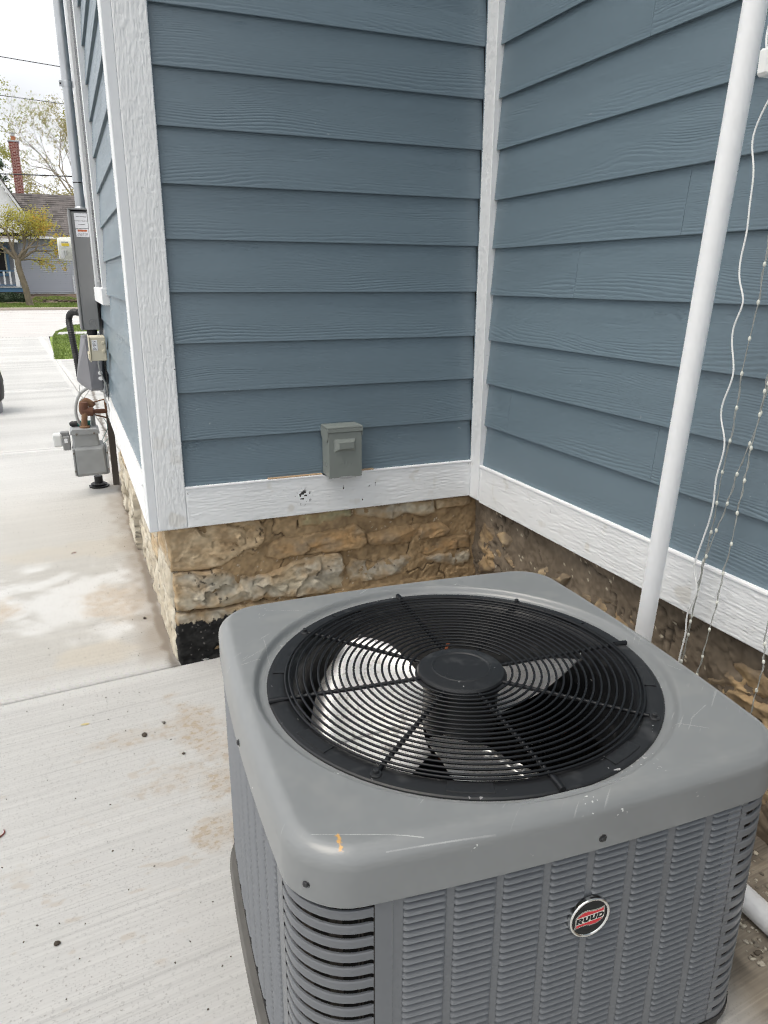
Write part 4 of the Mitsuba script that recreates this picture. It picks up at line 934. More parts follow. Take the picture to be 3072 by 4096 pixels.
put(db + '__handle', hull([(-0.677, -0.0864, 0.1575), (-0.590, -0.0864, 0.1575), (-0.677, -0.0864, 0.1065), (-0.590, -0.0864, 0.1065), (-0.661, -0.1015, 0.1445), (-0.599, -0.1015, 0.1445), (-0.661, -0.1015, 0.1195), (-0.599, -0.1015, 0.1195)]), 'mat_box_green')
emb = [tube(np.c_[-0.632 + 0.028 * np.cos(a_[::3]), np.full(40, -0.0864), 0.051 + 0.0105 * np.sin(a_[::3])], 0.0011, 5, closed=True)]
emb += [bevelbox(x - 0.0022, x + 0.0022, -0.0875, -0.0860, 0.052, 0.078, 0.0004) for x in (-0.6385, -0.6265)]
put(db + '__embossed_emblem', emb, 'mat_box_green')
put(db + '__knockout', lathe([(0.0, 0.0), (0.012, 0.0), (0.0128, 0.0008), (0.0135, 0.0)], (-0.7002, -0.045, 0.052), axis='x', k=24).apply_transform(np.diag([1, 1, 1, 1])), 'mat_box_green')
put(db + '__padlock_tab', bevelbox(-0.655, -0.604, -0.0885, -0.0868, -0.0045, 0.004, 0.0006), 'mat_galv')

# ------------------------------------------------------------------ white pipes, cord and fairy lights by the long wall
def pline(z): return np.array([-0.1905 - 0.0566 * (z + 0.2), -1.3405 - 0.128 * (z + 0.2), z])
pp = thing('pvc_pipe', 'tall white plastic pipe leaning behind the air conditioner against the long wall', 'pipe', 'white plastic pipes by the long wall')
scene[pp] = mikit.ply(tube([pline(-0.735), pline(0.2), pline(1.0), pline(2.6)], 0.0242, 28).apply_translation((0, 0, ZG)), 'mat_pvc', smooth=40)
pp = thing('pvc_pipe', 'short white plastic pipe lying on the dirty ground behind the air conditioner', 'pipe', 'white plastic pipes by the long wall')
pz = G + 0.031
scene[pp] = mikit.ply(tube([(-0.196, -1.60, pz), (-0.200, -1.75, pz), (-0.203, -1.9, pz), (-0.205, -2.6, pz)], 0.030, 24).apply_translation((0, 0, ZG)), 'mat_pvc', smooth=40)
cord_yz = [(-1.375, 1.30), (-1.387, 1.153), (-1.362, 1.10), (-1.358, 1.075), (-1.371, 1.018), (-1.376, 0.93), (-1.378, 0.87), (-1.371, 0.80), (-1.380, 0.75), (-1.396, 0.711), (-1.380, 0.652), (-1.383, 0.594), (-1.397, 0.532), (-1.376, 0.428), (-1.400, 0.357), (-1.390, 0.258), (-1.392, 0.189), (-1.380, 0.104), (-1.358, 0.01), (-1.356, -0.015), (-1.374, -0.060), (-1.364, -0.125), (-1.355, -0.156), (-1.357, -0.207), (-1.349, -0.283), (-1.345, -0.36), (-1.335, -0.55), (-1.33, -0.73)]
cd = thing('extension_cord', 'thin white wavy cord hanging beside the fairy lights', 'cord')
scene[cd] = mikit.ply(tube(spline([(-0.05, y, z) for y, z in cord_yz], 160), 0.0024, 7).apply_translation((0, 0, ZG)), 'mat_cord', smooth=True)
ad = thing('power_adapter', 'white plug adapter of the fairy lights high on the long wall', 'adapter')
put(ad + '__case', bevelbox(-0.075, -0.03, -1.395, -1.362, 1.205, 1.262, 0.006), 'mat_cord')
put(ad + '__lead', tube(spline([(-0.052, -1.366, 1.262), (-0.052, -1.360, 1.285), (-0.05, -1.366, 1.33), (-0.05, -1.38, 1.5)], 20), 0.003, 6), 'mat_cord', smooth=True)
FAIRY = [
 ([(-1.447, 1.09), (-1.443, 0.96), (-1.438, 0.88), (-1.435, 0.795), (-1.433, 0.707), (-1.423, 0.62), (-1.415, 0.533), (-1.414, 0.446), (-1.408, 0.359), (-1.398, 0.273), (-1.394, 0.187), (-1.389, 0.102), (-1.377, 0.013), (-1.372, -0.072), (-1.363, -0.158), (-1.359, -0.22), (-1.348, -0.311), (-1.34, -0.45), (-1.33, -0.6)], 'fairy light strand nearest the leaning pipe'),
 ([(-1.525, 0.71), (-1.51, 0.60), (-1.499, 0.52), (-1.492, 0.446), (-1.474, 0.365), (-1.449, 0.28), (-1.432, 0.196), (-1.409, 0.114), (-1.388, 0.032), (-1.371, -0.088), (-1.364, -0.175), (-1.35, -0.244), (-1.346, -0.309), (-1.34, -0.45), (-1.33, -0.62)], 'fairy light strand slanting in to cross the one nearest the pipe'),
 ([(-1.52, 0.69), (-1.507, 0.59), (-1.497, 0.50), (-1.493, 0.442), (-1.483, 0.356), (-1.478, 0.27), (-1.471, 0.181), (-1.467, 0.095), (-1.455, 0.007), (-1.449, -0.08), (-1.437, -0.167), (-1.427, -0.255), (-1.417, -0.319), (-1.41, -0.44), (-1.40, -0.6)], 'fairy light strand hanging straight over the white skirt board'),
 ([(-1.63, 0.3), (-1.625, 0.1), (-1.618, -0.03), (-1.616, -0.125), (-1.622, -0.173), (-1.616, -0.258), (-1.61, -0.341), (-1.60, -0.43), (-1.59, -0.6)], 'fairy light strand farthest from the pipe, low at the right edge'),
]
for k, (pts, lab) in enumerate(FAIRY):
    ft = thing('fairy_light_strand', lab, 'fairy lights', 'fairy light strands hanging by the long wall')
    P = np.array([(-0.040 - 0.004 * k, y, z) for y, z in pts])
    c1 = spline(P, 140)
    w1 = c1 + np.c_[0.0022 * np.sin(np.arange(140) * 0.9 + k), 0.0022 * np.cos(np.arange(140) * 0.7), np.zeros(140)]
    put(ft + '__wire', [tube(c1, 0.0011, 5), tube(w1, 0.0011, 5)], 'mat_clear_wire', smooth=True)
    for p in P[1:-1]:
        b = trimesh.creation.icosphere(subdivisions=2, radius=1.0); b.apply_scale((0.0040, 0.0040, 0.0066)); b.apply_translation(p)
        put(ft + '__bulb', b, 'mat_bead', smooth=True)

# ------------------------------------------------------------------ utilities on the driveway wall
em = thing('electric_meter', 'tall grey electric meter cabinet with a pale round meter on the driveway wall', 'electric meter')
put(em + '__cabinet', bevelbox(-1.497, -1.397, 2.5, 2.79, 0.443, 1.160, 0.004), 'mat_box_grey')
put(em + '__cover', bevelbox(-1.512, -1.4975, 2.492, 2.80, 0.438, 1.168, 0.005), 'mat_box_grey')
put(em + '__cap', bevelbox(-1.512, -1.397, 2.491, 2.80, 1.1685, 1.178, 0.003), 'mat_box_grey')
put(em + '__knockout', [lathe([(r, 0.0), (r + 0.002, -0.0018), (r + 0.004, 0.0)], (-1.437, 2.4995, 0.489), axis='y', k=28) for r in (0.012, 0.022)], 'mat_box_grey', smooth=40)
for x in (-1.462, -1.418):
    put(em + '__dimple', lathe([(0.0, 0.0025), (0.004, 0.002), (0.006, 0.0)], (x, 2.4995, 0.862), axis='y', k=12).apply_transform(np.diag([1, 1, 1, 1])), 'mat_box_grey')
def label_on(parent, x0, x1, y, z0, z1, lines, bar=None):
    lb = num(parent + '__label')
    m = box(x0, x1, y - 0.0012, y, z0, z1); m.vertices = m.vertices + [0, 0, ZG]; scene[lb] = mikit.ply(m, 'mat_label')
    if bar: put(lb + '__warning_bar', box(x0 + 0.010, x1 - 0.010, y - 0.0016, y - 0.0013, bar[0], bar[1]), 'mat_label_orange', 'orange warning bar of the lowest label')
    for za, a, b, h in lines: put(lb + '__print', box(x0 + a, x0 + b, y - 0.0016, y - 0.0013, za, za + h), 'mat_ink')
label_on(em, -1.479, -1.404, 2.4995, 1.106, 1.149, [(1.127, 0.010, 0.068, 0.0032)])
label_on(em, -1.478, -1.403, 2.4995, 1.062, 1.103, [(1.082, 0.018, 0.060, 0.0030)])
label_on(em, -1.477, -1.402, 2.4995, 1.010, 1.058, [(1.030, 0.010, 0.068, 0.0018), (1.025, 0.008, 0.066, 0.0018), (1.020, 0.010, 0.068, 0.0018)], bar=(1.042, 1.053))
md = num(em + '__meter'); mc = (-1.512, 2.66, 0.945)
m_ = lathe([(0.062, -0.078), (0.066, -0.074), (0.068, -0.03), (0.072, 0.0), (0.0, -0.0001)], mc, axis='x', k=40); m_.vertices = m_.vertices + [0, 0, ZG]
scene[md] = mikit.ply(m_, 'mat_meter_white', smooth=30); info(md, 'pale round meter with a yellow sticker')
put(md + '__face', lathe([(0.0, -0.081), (0.055, -0.081), (0.062, -0.078)], mc, axis='x', k=40), 'mat_clear_plastic', smooth=30)
th_ = np.linspace(-2.2, -0.9, 10)
put(md + '__sticker', quads(np.array([[(mc[0] + x, mc[1] + 0.0695 * math.cos(t), mc[2] + 0.0695 * math.sin(-t) * 0 + 0.0695 * math.sin(t + 2.8)) for t in np.linspace(3.0 - 2.8 + 2.6, 3.55 - 2.8 + 2.6, 8)] for x in (-0.055, -0.012)])) if False else box(mc[0] - 0.058, mc[0] - 0.014, mc[1] - 0.0715, mc[1] - 0.0690, mc[2] + 0.014, mc[2] + 0.030), 'mat_yellow')
put(md + '__print', box(mc[0] - 0.058, mc[0] - 0.018, mc[1] - 0.0712, mc[1] - 0.0690, mc[2] + 0.034, mc[2] + 0.039), 'mat_ink')
put(md + '__latch', [bevelbox(mc[0] - 0.070, mc[0] - 0.045, mc[1] - 0.078, mc[1] - 0.066, mc[2] - 0.060, mc[2] - 0.010, 0.002), bevelbox(mc[0] - 0.042, mc[0] - 0.034, mc[1] - 0.076, mc[1] - 0.066, mc[2] - 0.046, mc[2] - 0.012, 0.002)], 'mat_clear_plastic')
cu = thing('service_conduit', 'galvanised steel conduit rising from the electric meter cabinet', 'conduit')
put(cu + '__pipe', tube([(-1.4325, 2.62, 1.17), (-1.4325, 2.62, 2.2), (-1.4325, 2.62, 3.2), (-1.4325, 2.62, 5.2)], 0.029, 28), 'mat_galv', smooth=40)
put(cu + '__hub', lathe([(0.036, 1.179), (0.036, 1.188), (0.031, 1.194), (0.0292, 1.196)], (-1.4325, 2.62, 0), k=28), 'mat_galv', smooth=40)
put(cu + '__tape_band', lathe([(0.0293, 1.333), (0.0298, 1.334), (0.0298, 1.338), (0.0293, 1.339)], (-1.4325, 2.62, 0), k=28), 'mat_black')
put(cu + '__strap', [lathe([(0.0292, 1.868), (0.0306, 1.869), (0.0306, 1.903), (0.0292, 1.904)], (-1.4325, 2.62, 0), k=28), bevelbox(-1.4775, -1.4600, 2.598, 2.602, 1.869, 1.903, 0.001), bevelbox(-1.4045, -1.383, 2.598, 2.602, 1.869, 1.903, 0.001)], 'mat_galv', smooth=30)
put(cu + '__strap_screw', lathe([(0.0, -0.003), (0.004, -0.0025), (0.0055, 0.0)], (-1.4705, 2.598, 1.886), axis='y', k=8), 'mat_screw')
cb = thing('cable_shroud', 'dark slate grey tapered cover below the electric meter', 'utility box')
put(cb + '__cover', hull([(-1.517, 2.62, 0.395), (-1.497, 2.50, 0.385), (-1.40, 2.50, 0.395), (-1.39, 2.62, 0.40), (-1.39, 2.80, 0.40), (-1.515, 2.80, 0.395), (-1.570, 2.66, 0.100), (-1.488, 2.49, 0.062), (-1.42, 2.50, 0.060), (-1.39, 2.62, 0.075), (-1.572, 2.80, 0.10), (-1.39, 2.80, 0.08), (-1.572, 2.66, 0.118), (-1.489, 2.488, 0.082), (-1.545, 2.68, 0.068), (-1.49, 2.51, 0.048), (-1.42, 2.52, 0.048)]), 'mat_box_slate')
put(cb + '__nipple', lathe([(0.029, 0.385), (0.029, 0.412), (0.032, 0.414), (0.032, 0.4425)], (-1.446, 2.56, 0), k=24), 'mat_black', smooth=30)
for k in range(2):
    put(cb + '__bushing', lathe([(0.0, -0.012), (0.012, -0.012), (0.014, 0.0), (0.014, 0.02)], (-1.425, 2.492, 0.165 - 0.035 * k), axis='y', k=16), 'mat_white', smooth=30)
tb = thing('telephone_box', 'small beige telephone box with a white label on the driveway wall', 'telephone box')
put(tb + '__case', bevelbox(-1.481, -1.392, 2.02, 2.20, 0.290, 0.430, 0.005), 'mat_beige')
put(tb + '__lid', bevelbox(-1.487, -1.4815, 2.012, 2.207, 0.283, 0.433, 0.002), 'mat_beige')
put(tb + '__lip', bevelbox(-1.495, -1.4875, 2.02, 2.20, 0.292, 0.335, 0.003), 'mat_beige')
put(tb + '__boss', [lathe([(0.0, -0.007), (0.008, -0.006), (0.011, 0.0)], (-1.408, 2.02, z), axis='y', k=16) for z in (0.395, 0.345)], 'mat_beige', smooth=40)
put(tb + '__label', box(-1.470, -1.440, 2.0185, 2.0197, 0.352, 0.412), 'mat_label')
put(tb + '__print', [box(-1.466, -1.446 - 0.004 * (k % 3), 2.0178, 2.0184, 0.356 + 0.0075 * k, 0.3585 + 0.0075 * k) for k in range(7)], 'mat_ink')
hz = thing('corrugated_hose', 'black corrugated tube curving down past the electric meter', 'hose')
hp = spline([(-1.505, 2.83, 0.535), (-1.545, 2.86, 0.542), (-1.575, 2.92, 0.50), (-1.574, 2.88, 0.43), (-1.566, 2.86, 0.33), (-1.558, 2.86, 0.24), (-1.55, 2.9, 0.10)], 150)
scene[hz] = mikit.ply(tube(hp, 0.021 + 0.0022 * np.sin(np.arange(150) * 1.6), 14).apply_translation((0, 0, ZG)), 'mat_hose', smooth=60)
fx = thing('flexible_conduit', 'grey flexible conduit looping down from the tapered cover to the gas meter', 'conduit')
fp = spline([(-1.50, 2.78, 0.07), (-1.516, 2.85, 0.02), (-1.556, 2.87, -0.012), (-1.586, 2.88, -0.063), (-1.600, 2.88, -0.115), (-1.602, 2.88, -0.168), (-1.592, 2.88, -0.211), (-1.578, 2.9, -0.25)], 110)
scene[fx] = mikit.ply(tube(fp, 0.0105 + 0.0008 * np.sin(np.arange(110) * 1.7), 10).apply_translation((0, 0, ZG)), 'mat_flex_grey', smooth=60)
for k, pts in enumerate(([(-1.421, 2.30, 0.30), (-1.43, 2.35, 0.2), (-1.40, 2.42, 0.10), (-1.392, 2.5, 0.05), (-1.39, 2.6, -0.06), (-1.385, 2.7, -0.2)], [(-1.396, 2.1, 0.42), (-1.40, 2.15, 0.33), (-1.394, 2.25, 0.2), (-1.398, 2.35, 0.0), (-1.392, 2.45, -0.1)],
                         [(-1.56, 2.68, 0.07), (-1.57, 2.75, -0.02), (-1.585, 2.80, -0.06)], [(-1.50, 2.6, 0.05), (-1.53, 2.7, -0.01), (-1.57, 2.78, -0.055)], [(-1.42, 2.95, -0.21), (-1.40, 3.0, -0.30), (-1.43, 3.02, -0.36), (-1.46, 3.0, -0.42), (-1.42, 3.04, -0.40), (-1.37, 3.1, -0.36)])):
    wk = thing('utility_wire', ('thick grey cable dropping from the telephone box', 'thin dark wire beside the driveway wall siding', 'thin wire under the tapered cover at its outer edge', 'thin slanting wire under the tapered cover', 'green wires tangled behind the gas meter')[k], 'wire')
    scene[wk] = mikit.ply(tube(spline(pts, 40), 0.006 if k == 0 else 0.0022, 6).apply_translation((0, 0, ZG)), ('mat_flex_grey', 'mat_black', 'mat_flex_grey', 'mat_flex_grey', 'mat_teal')[k], smooth=True)
pl_ = thing('ground_rod_pipe', 'short galvanised pipe and clamp between the tapered cover and the steel post', 'pipe')
put(pl_ + '__pipe', tube([(-1.410, 2.56, 0.10), (-1.402, 2.66, 0.03), (-1.386, 2.98, -0.095)], 0.013, 14), 'mat_galv', smooth=40)
put(pl_ + '__clamp', bevelbox(-1.436, -1.394, 2.54, 2.60, 0.03, 0.10, 0.008), 'mat_galv')
po_ = thing('steel_post', 'square brown steel post standing beside the gas meter', 'post')
put(po_ + '__post', bevelbox(-1.398, -1.352, 3.03, 3.075, -0.745, -0.093, 0.003), 'mat_steel_brown')
put(po_ + '__rusty_cap', bevelbox(-1.402, -1.348, 3.026, 3.079, -0.155, -0.088, 0.003), 'mat_rust_tan')
gm = thing('gas_meter', 'grey gas meter on rusty pipes beside the house', 'gas meter')
put(gm + '__body', [hull([(x, y, z) for x, z in ((-1.652, -0.395), (-1.648, -0.575), (-1.64, -0.595), (-1.432, -0.59), (-1.424, -0.575), (-1.436, -0.40), (-1.445, -0.375), (-1.645, -0.375)) for y in (2.79, 2.97)] + [(x, y, z) for x, z in ((-1.635, -0.40), (-1.63, -0.57), (-1.445, -0.57), (-1.455, -0.40)) for y in (2.77, 2.99)]),
                    hull([(x, y, z) for x, z in ((-1.648, -0.376), (-1.646, -0.29), (-1.472, -0.29), (-1.468, -0.376)) for y in (2.80, 2.96)] + [(x, y, z) for x, z in ((-1.635, -0.376), (-1.633, -0.29), (-1.485, -0.29), (-1.48, -0.376)) for y in (2.785, 2.975)])], 'mat_meter_grey', smooth=25)
put(gm + '__top_cap', hull([(x, y, z) for x, z in ((-1.657, -0.289), (-1.654, -0.268), (-1.640, -0.252), (-1.480, -0.256), (-1.464, -0.268), (-1.461, -0.289)) for y in (2.775, 2.985)]), 'mat_meter_grey')
put(gm + '__flange', bevelbox(-1.655, -1.643, 2.772, 2.990, -0.585, -0.39, 0.003), 'mat_meter_grey')
put(gm + '__flange', bevelbox(-1.433, -1.421, 2.772, 2.990, -0.58, -0.40, 0.003), 'mat_meter_grey')
for x, z in ((-1.615, -0.284), (-1.50, -0.284), (-1.649, -0.42), (-1.649, -0.55), (-1.427, -0.43), (-1.427, -0.55)):
    put(gm + '__bolt', lathe([(0.0, -0.007), (0.006, -0.006), (0.007, 0.0)], (x, 2.774, z), axis='y', k=8), 'mat_steel_brown')
ix = num(gm + '__index_unit')
m_ = trimesh.util.concatenate([bevelbox(-1.712, -1.660, 2.80, 2.90, -0.40, -0.300, 0.006), bevelbox(-1.722, -1.664, 2.83, 2.88, -0.305, -0.272, 0.006)]); m_.vertices = m_.vertices + [0, 0, ZG]
scene[ix] = mikit.ply(m_, 'mat_box_grey'); info(ix, 'dark counter housing on the side of the gas meter')
put(ix + '__clear_cover', bevelbox(-1.772, -1.7125, 2.805, 2.895, -0.375, -0.283, 0.01), 'mat_clear_plastic')
put(ix + '__label', box(-1.700, -1.678, 2.7985, 2.7995, -0.345, -0.315), 'mat_label')
put(gm + '__riser', [tube(spline([(-1.555, 2.85, -0.26), (-1.553, 2.85, -0.20), (-1.540, 2.85, -0.14)], 14), 0.021, 14), lathe([(0.024, -0.258), (0.034, -0.256), (0.034, -0.243), (0.024, -0.238)], (-1.555, 2.85, 0), k=14)], 'mat_rust_tan', smooth=40)
put(gm + '__valve', [tube([(-1.56, 2.86, -0.14), (-1.50, 2.86, -0.143), (-1.49, 2.86, -0.144)], 0.031, 14), tube([(-1.545, 2.86, -0.16), (-1.545, 2.86, -0.075)], 0.027, 14)], 'mat_rust', 'rusty brown valve above the gas meter', smooth=40)
put(gm + '__outlet_pipe', tube([(-1.50, 2.86, -0.145), (-1.43, 2.88, -0.147), (-1.36, 2.90, -0.150)], 0.0165, 14), 'mat_rust', smooth=40)
put(gm + '__elbow', [tube(spline([(-1.55, 2.95, -0.16), (-1.55, 2.95, -0.10), (-1.538, 2.95, -0.082), (-1.50, 2.95, -0.10), (-1.482, 2.95, -0.12)], 20), 0.026, 14)], 'mat_rust_tan', smooth=40)
put(gm + '__bracket', [bevelbox(-1.53, -1.40, 2.93, 2.945, -0.104, -0.096, 0.002).apply_transform(trimesh.transformations.rotation_matrix(-0.22, (0, 1, 0), (-1.53, 2.94, -0.10))), tube([(-1.505, 2.90, -0.165), (-1.40, 3.03, -0.22)], 0.006, 8)], 'mat_rust_tan')
put(gm + '__inlet_pipe', tube([(-1.494, 2.93, -0.13), (-1.494, 2.93, -0.27)], 0.0165, 14), 'mat_meter_grey', smooth=40)
put(gm + '__regulator', [tube([(-1.655, 2.90, -0.232), (-1.64, 2.90, -0.231), (-1.60, 2.90, -0.230)], [0.010, 0.02, 0.02], 14)], 'mat_black', smooth=40)
put(gm + '__teal_band', [tube([(-1.60, 2.90, -0.230), (-1.575, 2.90, -0.230)], 0.0205, 14), tube([(-1.54, 2.90, -0.230), (-1.513, 2.90, -0.232)], 0.020, 14)], 'mat_teal', 'teal bands of the regulator', smooth=40)
fc = thing('floor_fitting', 'black round fitting on the concrete below the gas meter', 'pipe fitting')
put(fc + '__flange', lathe([(0.0, -0.705), (0.045, -0.706), (0.060, -0.715), (0.045, -0.722), (0.075, -0.728), (0.070, -0.7405)], (-1.500, 3.03, 0), k=9), 'mat_black')
put(fc + '__neck', lathe([(0.0, -0.655), (0.030, -0.655), (0.030, -0.705)], (-1.500, 3.03, 0), k=18), 'mat_black')
tubk = thing('plastic_tub', 'black rounded container cut off by the left edge of the driveway', 'container')
tx, ty = -2.678, 7.0
put(tubk + '__shell', lathe([(0.0, -0.13), (0.18, -0.14), (0.27, -0.17), (0.31, -0.23), (0.333, -0.36), (0.330, -0.50), (0.315, -0.58), (0.285, -0.61)], (tx, ty, 0), k=40), 'mat_black', smooth=40)
put(tubk + '__base', lathe([(0.285, -0.61), (0.290, -0.70), (0.285, -0.739)], (tx, ty, 0), k=40), 'mat_box_slate', 'slate grey foot of the container', smooth=40)

# ------------------------------------------------------------------ crumbs and twigs on the concrete
def pebble_mesh(x, y, s, r):
    b = trimesh.creation.icosphere(subdivisions=1, radius=1.0); v = b.vertices * r.uniform(0.6, 1.25, (len(b.vertices), 1)) * s * r.uniform(0.6, 1.3, 3); v[:, 2] *= 0.6
    b.vertices = v + [x, y, G + s * 0.3]; return b
r_ = np.random.default_rng(21)
cr = []
for _ in range(260):
    y = r_.uniform(-2.1, 2.6); x = -1.40 - abs(r_.normal(0, 0.35)) if r_.uniform() < 0.75 else r_.uniform(-2.6, -1.4)
    cr.append(pebble_mesh(x, y, r_.uniform(0.0008, 0.0026), r_))
put('debris', cr, 'mat_debris', 'dark crumbs of dirt scattered over the pale concrete', 'debris', kind='stuff', smooth=True)
gv = []
for _ in range(1500):
    y = r_.uniform(-2.3, -0.2); x = min(-0.02, -0.30 + abs(r_.normal(0, 0.16)))
    gv.append(pebble_mesh(x, y, r_.uniform(0.0015, 0.0075) if r_.uniform() < 0.93 else r_.uniform(0.008, 0.013), r_))
put('gravel', gv, 'mat_gravel', 'gravel and grit along the foot of the long wall', 'gravel', kind='stuff', smooth=True)
for k, (x, y, a, L, lab, mt) in enumerate(((-1.926, -0.808, 1.1, 0.032, 'curled dark red twig on the concrete at the left edge', 'mat_twig'), (-1.440, -0.462 + 0.05, 1.5, 0.012, 'small dark twig on the concrete near the house corner', 'mat_debris'), (-1.70, 1.55, 0.2, 0.03, 'brown twig on the concrete near the lime stain', 'mat_twig'), (-1.73, -1.55, 0.9, 0.013, 'tiny dark curl of bark on the concrete near the bottom', 'mat_debris'))):
    tw = thing('twig', lab, 'twig', 'twigs on the concrete')
    t = np.linspace(0, 1, 12)
    scene[tw] = mikit.ply(tube(np.c_[x + L * (t - .5) * math.cos(a) + 0.006 * np.sin(t * 4), y + L * (t - .5) * math.sin(a), np.full(12, G + 0.003) + 0.002 * np.sin(t * 3.1)], 0.0022 * (1.1 - 0.5 * t), 6).apply_translation((0, 0, ZG)), mt, smooth=True)
for k, (x, y, s, lab) in enumerate(((-1.509, -0.462, 0.0115, 'dark brown clod on the concrete beside the air conditioner'), (-1.783, -1.262, 0.0085, 'small square dark chip on the open concrete'), (-1.415, 0.50, 0.010, 'brown pebble by the foundation corner'), (-1.40, -0.62, 0.007, 'small dark clod between the clay marks'))):
    cl = thing('clod', lab, 'clod', 'clods on the concrete')
    scene[cl] = mikit.ply(pebble_mesh(x, y, s, r_).apply_translation((0, 0, ZG)), 'mat_debris', smooth=True)
lf = thing('dry_leaf', 'pale yellow dry leaf flat on the concrete', 'leaf')
ll = np.array([(0, 0), (0.010, 0.006), (0.024, 0.004), (0.030, 0), (0.022, -0.006), (0.008, -0.005)])
scene[lf] = mikit.ply(extrude(sg.Polygon(ll), 0.0012).apply_translation((-1.71, -0.315, G + 0.0015 + ZG)), 'mat_leaf_stub')
mat('mat_leaf_stub', (0.50, 0.42, 0.22), 0.7)

# ------------------------------------------------------------------ across the street
nh = thing('neighbour_house', 'grey clapboard house with a blue trimmed porch and tall brick chimney across the street', 'house')
YW = 50.0
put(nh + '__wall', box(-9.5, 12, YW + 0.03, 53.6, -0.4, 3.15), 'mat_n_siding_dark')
lap = []
for k in range(29):
    z = 0.01 + 0.1085 * k
    lap.append(hull([(x, YW - o, zz) for x in (-3.72, 11.9) for o, zz in ((0.05, z), (0.0, z + 0.108), (-0.02, z + 0.108), (-0.02, z))]))
put(nh + '__clapboard', lap, 'mat_n_siding', kind='stuff')
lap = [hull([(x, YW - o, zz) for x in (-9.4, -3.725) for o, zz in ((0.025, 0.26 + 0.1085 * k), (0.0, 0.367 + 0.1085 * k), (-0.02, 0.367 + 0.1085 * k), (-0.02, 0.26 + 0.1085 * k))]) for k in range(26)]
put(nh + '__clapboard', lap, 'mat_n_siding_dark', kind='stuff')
put(nh + '__foundation', box(-3.7, 11.95, YW - 0.02, YW + 0.02, -0.75, 0.0), 'mat_found')
rf = num(nh + '__roof'); sh = []
NS = 20
for k in range(NS):
    t0, t1 = k / NS, (k + 1) / NS
    y0, z0_, y1, z1_ = 49.45 + 4.6 * t0, 3.20 + 2.85 * t0, 49.45 + 4.6 * t1, 3.20 + 2.85 * t1
    sh.append(hull([(x, y, z) for x in (-9.9, 12.4) for y, z in ((y0, z0_ + 0.035), (y0, z0_ - 0.03), (y1 + 0.05, z1_ + 0.012), (y1 + 0.05, z1_ - 0.06))]))
sh.append(hull([(x, y, z) for x in (-9.9, 12.4) for y, z in ((54.05, 6.06), (58.6, 3.2), (54.05, 5.9))]))
m_ = tidy(sh); m_.vertices = m_.vertices + [0, 0, ZG]; scene[rf] = mikit.ply(m_, 'mat_shingle'); info(rf, 'brown grey shingle roof')
put(nh + '__gutter', bevelbox(-9.9, 12.4, 49.33, 49.45, 3.10, 3.23, 0.02), 'mat_white')
put(nh + '__downspout', tube([(-0.80, 49.9, 1.0), (-0.80, 49.9, 0.0), (-0.78, 49.85, -0.25)], 0.04, 8), 'mat_white')
ch = num(nh + '__chimney'); CXc, CYc = -3.345, 54.3
m_ = tidy([box(CXc - 0.238, CXc + 0.238, CYc - 0.238, CYc + 0.238, 5.2, 8.60), box(CXc - 0.27, CXc + 0.27, CYc - 0.27, CYc + 0.27, 8.60, 9.05)]); m_.vertices = m_.vertices + [0, 0, ZG]
scene[ch] = mikit.ply(m_, 'mat_mortar_pale'); info(ch, 'tall red brick chimney with an orange flue')
def bricks(z, half):
    n = 2; L = 2 * half / n; j = 0.030
    off = (0.5 * L if int(round(z / 0.09)) % 2 else 0.0)
    for side in range(4):
        cuts = np.unique(np.clip(np.r_[-half, np.arange(-half - off, half + L, L), half], -half, half))
        for a, b in zip(cuts[:-1], cuts[1:]):
            if b - a < 0.05: continue
            bx = box(a + j / 2, b - j / 2, -half - 0.014, -half + 0.02, z + j / 2, z + 0.09 - j / 2)
            t = side * math.pi / 2; bx.apply_transform(trimesh.transformations.rotation_matrix(t, (0, 0, 1))); bx.apply_translation((CXc, CYc, 0))
            yield bx
for k in range(30, -1, -1):
    z = 5.88 + 0.09 * k
    for side_i, bx in enumerate(bricks(z, 0.24)): 
        if k > 0 or True: put(ch + '__brick', bx, 'mat_brick')
put(ch + '__corbel', [bx for k in range(5) for bx in bricks(8.60 + 0.09 * k, 0.272)], 'mat_brick', kind='stuff')
put(ch + '__cap', bevelbox(CXc - 0.33, CXc + 0.33, CYc - 0.33, CYc + 0.33, 9.05, 9.15, 0.02), 'mat_found')
put(ch + '__flue', [box(CXc - 0.12, CXc + 0.14, CYc - 0.12, CYc + 0.14, 9.151, 9.36), box(CXc - 0.14, CXc + 0.16, CYc - 0.14, CYc + 0.16, 9.361, 9.39)], 'mat_flue')
put(ch + '__cowl', [lathe([(0.07, 9.391), (0.10, 9.44), (0.09, 9.53), (0.10, 9.57)], (CXc + 0.01, CYc, 0), k=16), lathe([(0.0, 9.63), (0.19, 9.60), (0.19, 9.585), (0.0, 9.58)], (CXc + 0.01, CYc, 0), k=16)], 'mat_galv', smooth=30)
pc = num(nh + '__porch')
m_ = tidy([box(-9.5, -3.70, 47.95, 50.0, 0.05, 0.29)]); m_.vertices = m_.vertices + [0, 0, ZG]; scene[pc] = mikit.ply(m_, 'mat_blue_paint'); info(pc, 'blue edged front porch with a white railing')
put(pc + '__deck', box(-9.55, -3.66, 47.88, 50.0, 0.291, 0.345), 'mat_found')
put(pc + '__skirt', box(-9.5, -3.72, 48.0, 48.05, -0.6, 0.049), 'mat_sheathing')
put(pc + '__post', [bevelbox(-4.0, -3.79, 47.9, 48.1, 0.346, 1.42, 0.02), bevelbox(-3.965, -3.855, 47.94, 48.06, 1.421, 2.85, 0.02)], 'mat_white')
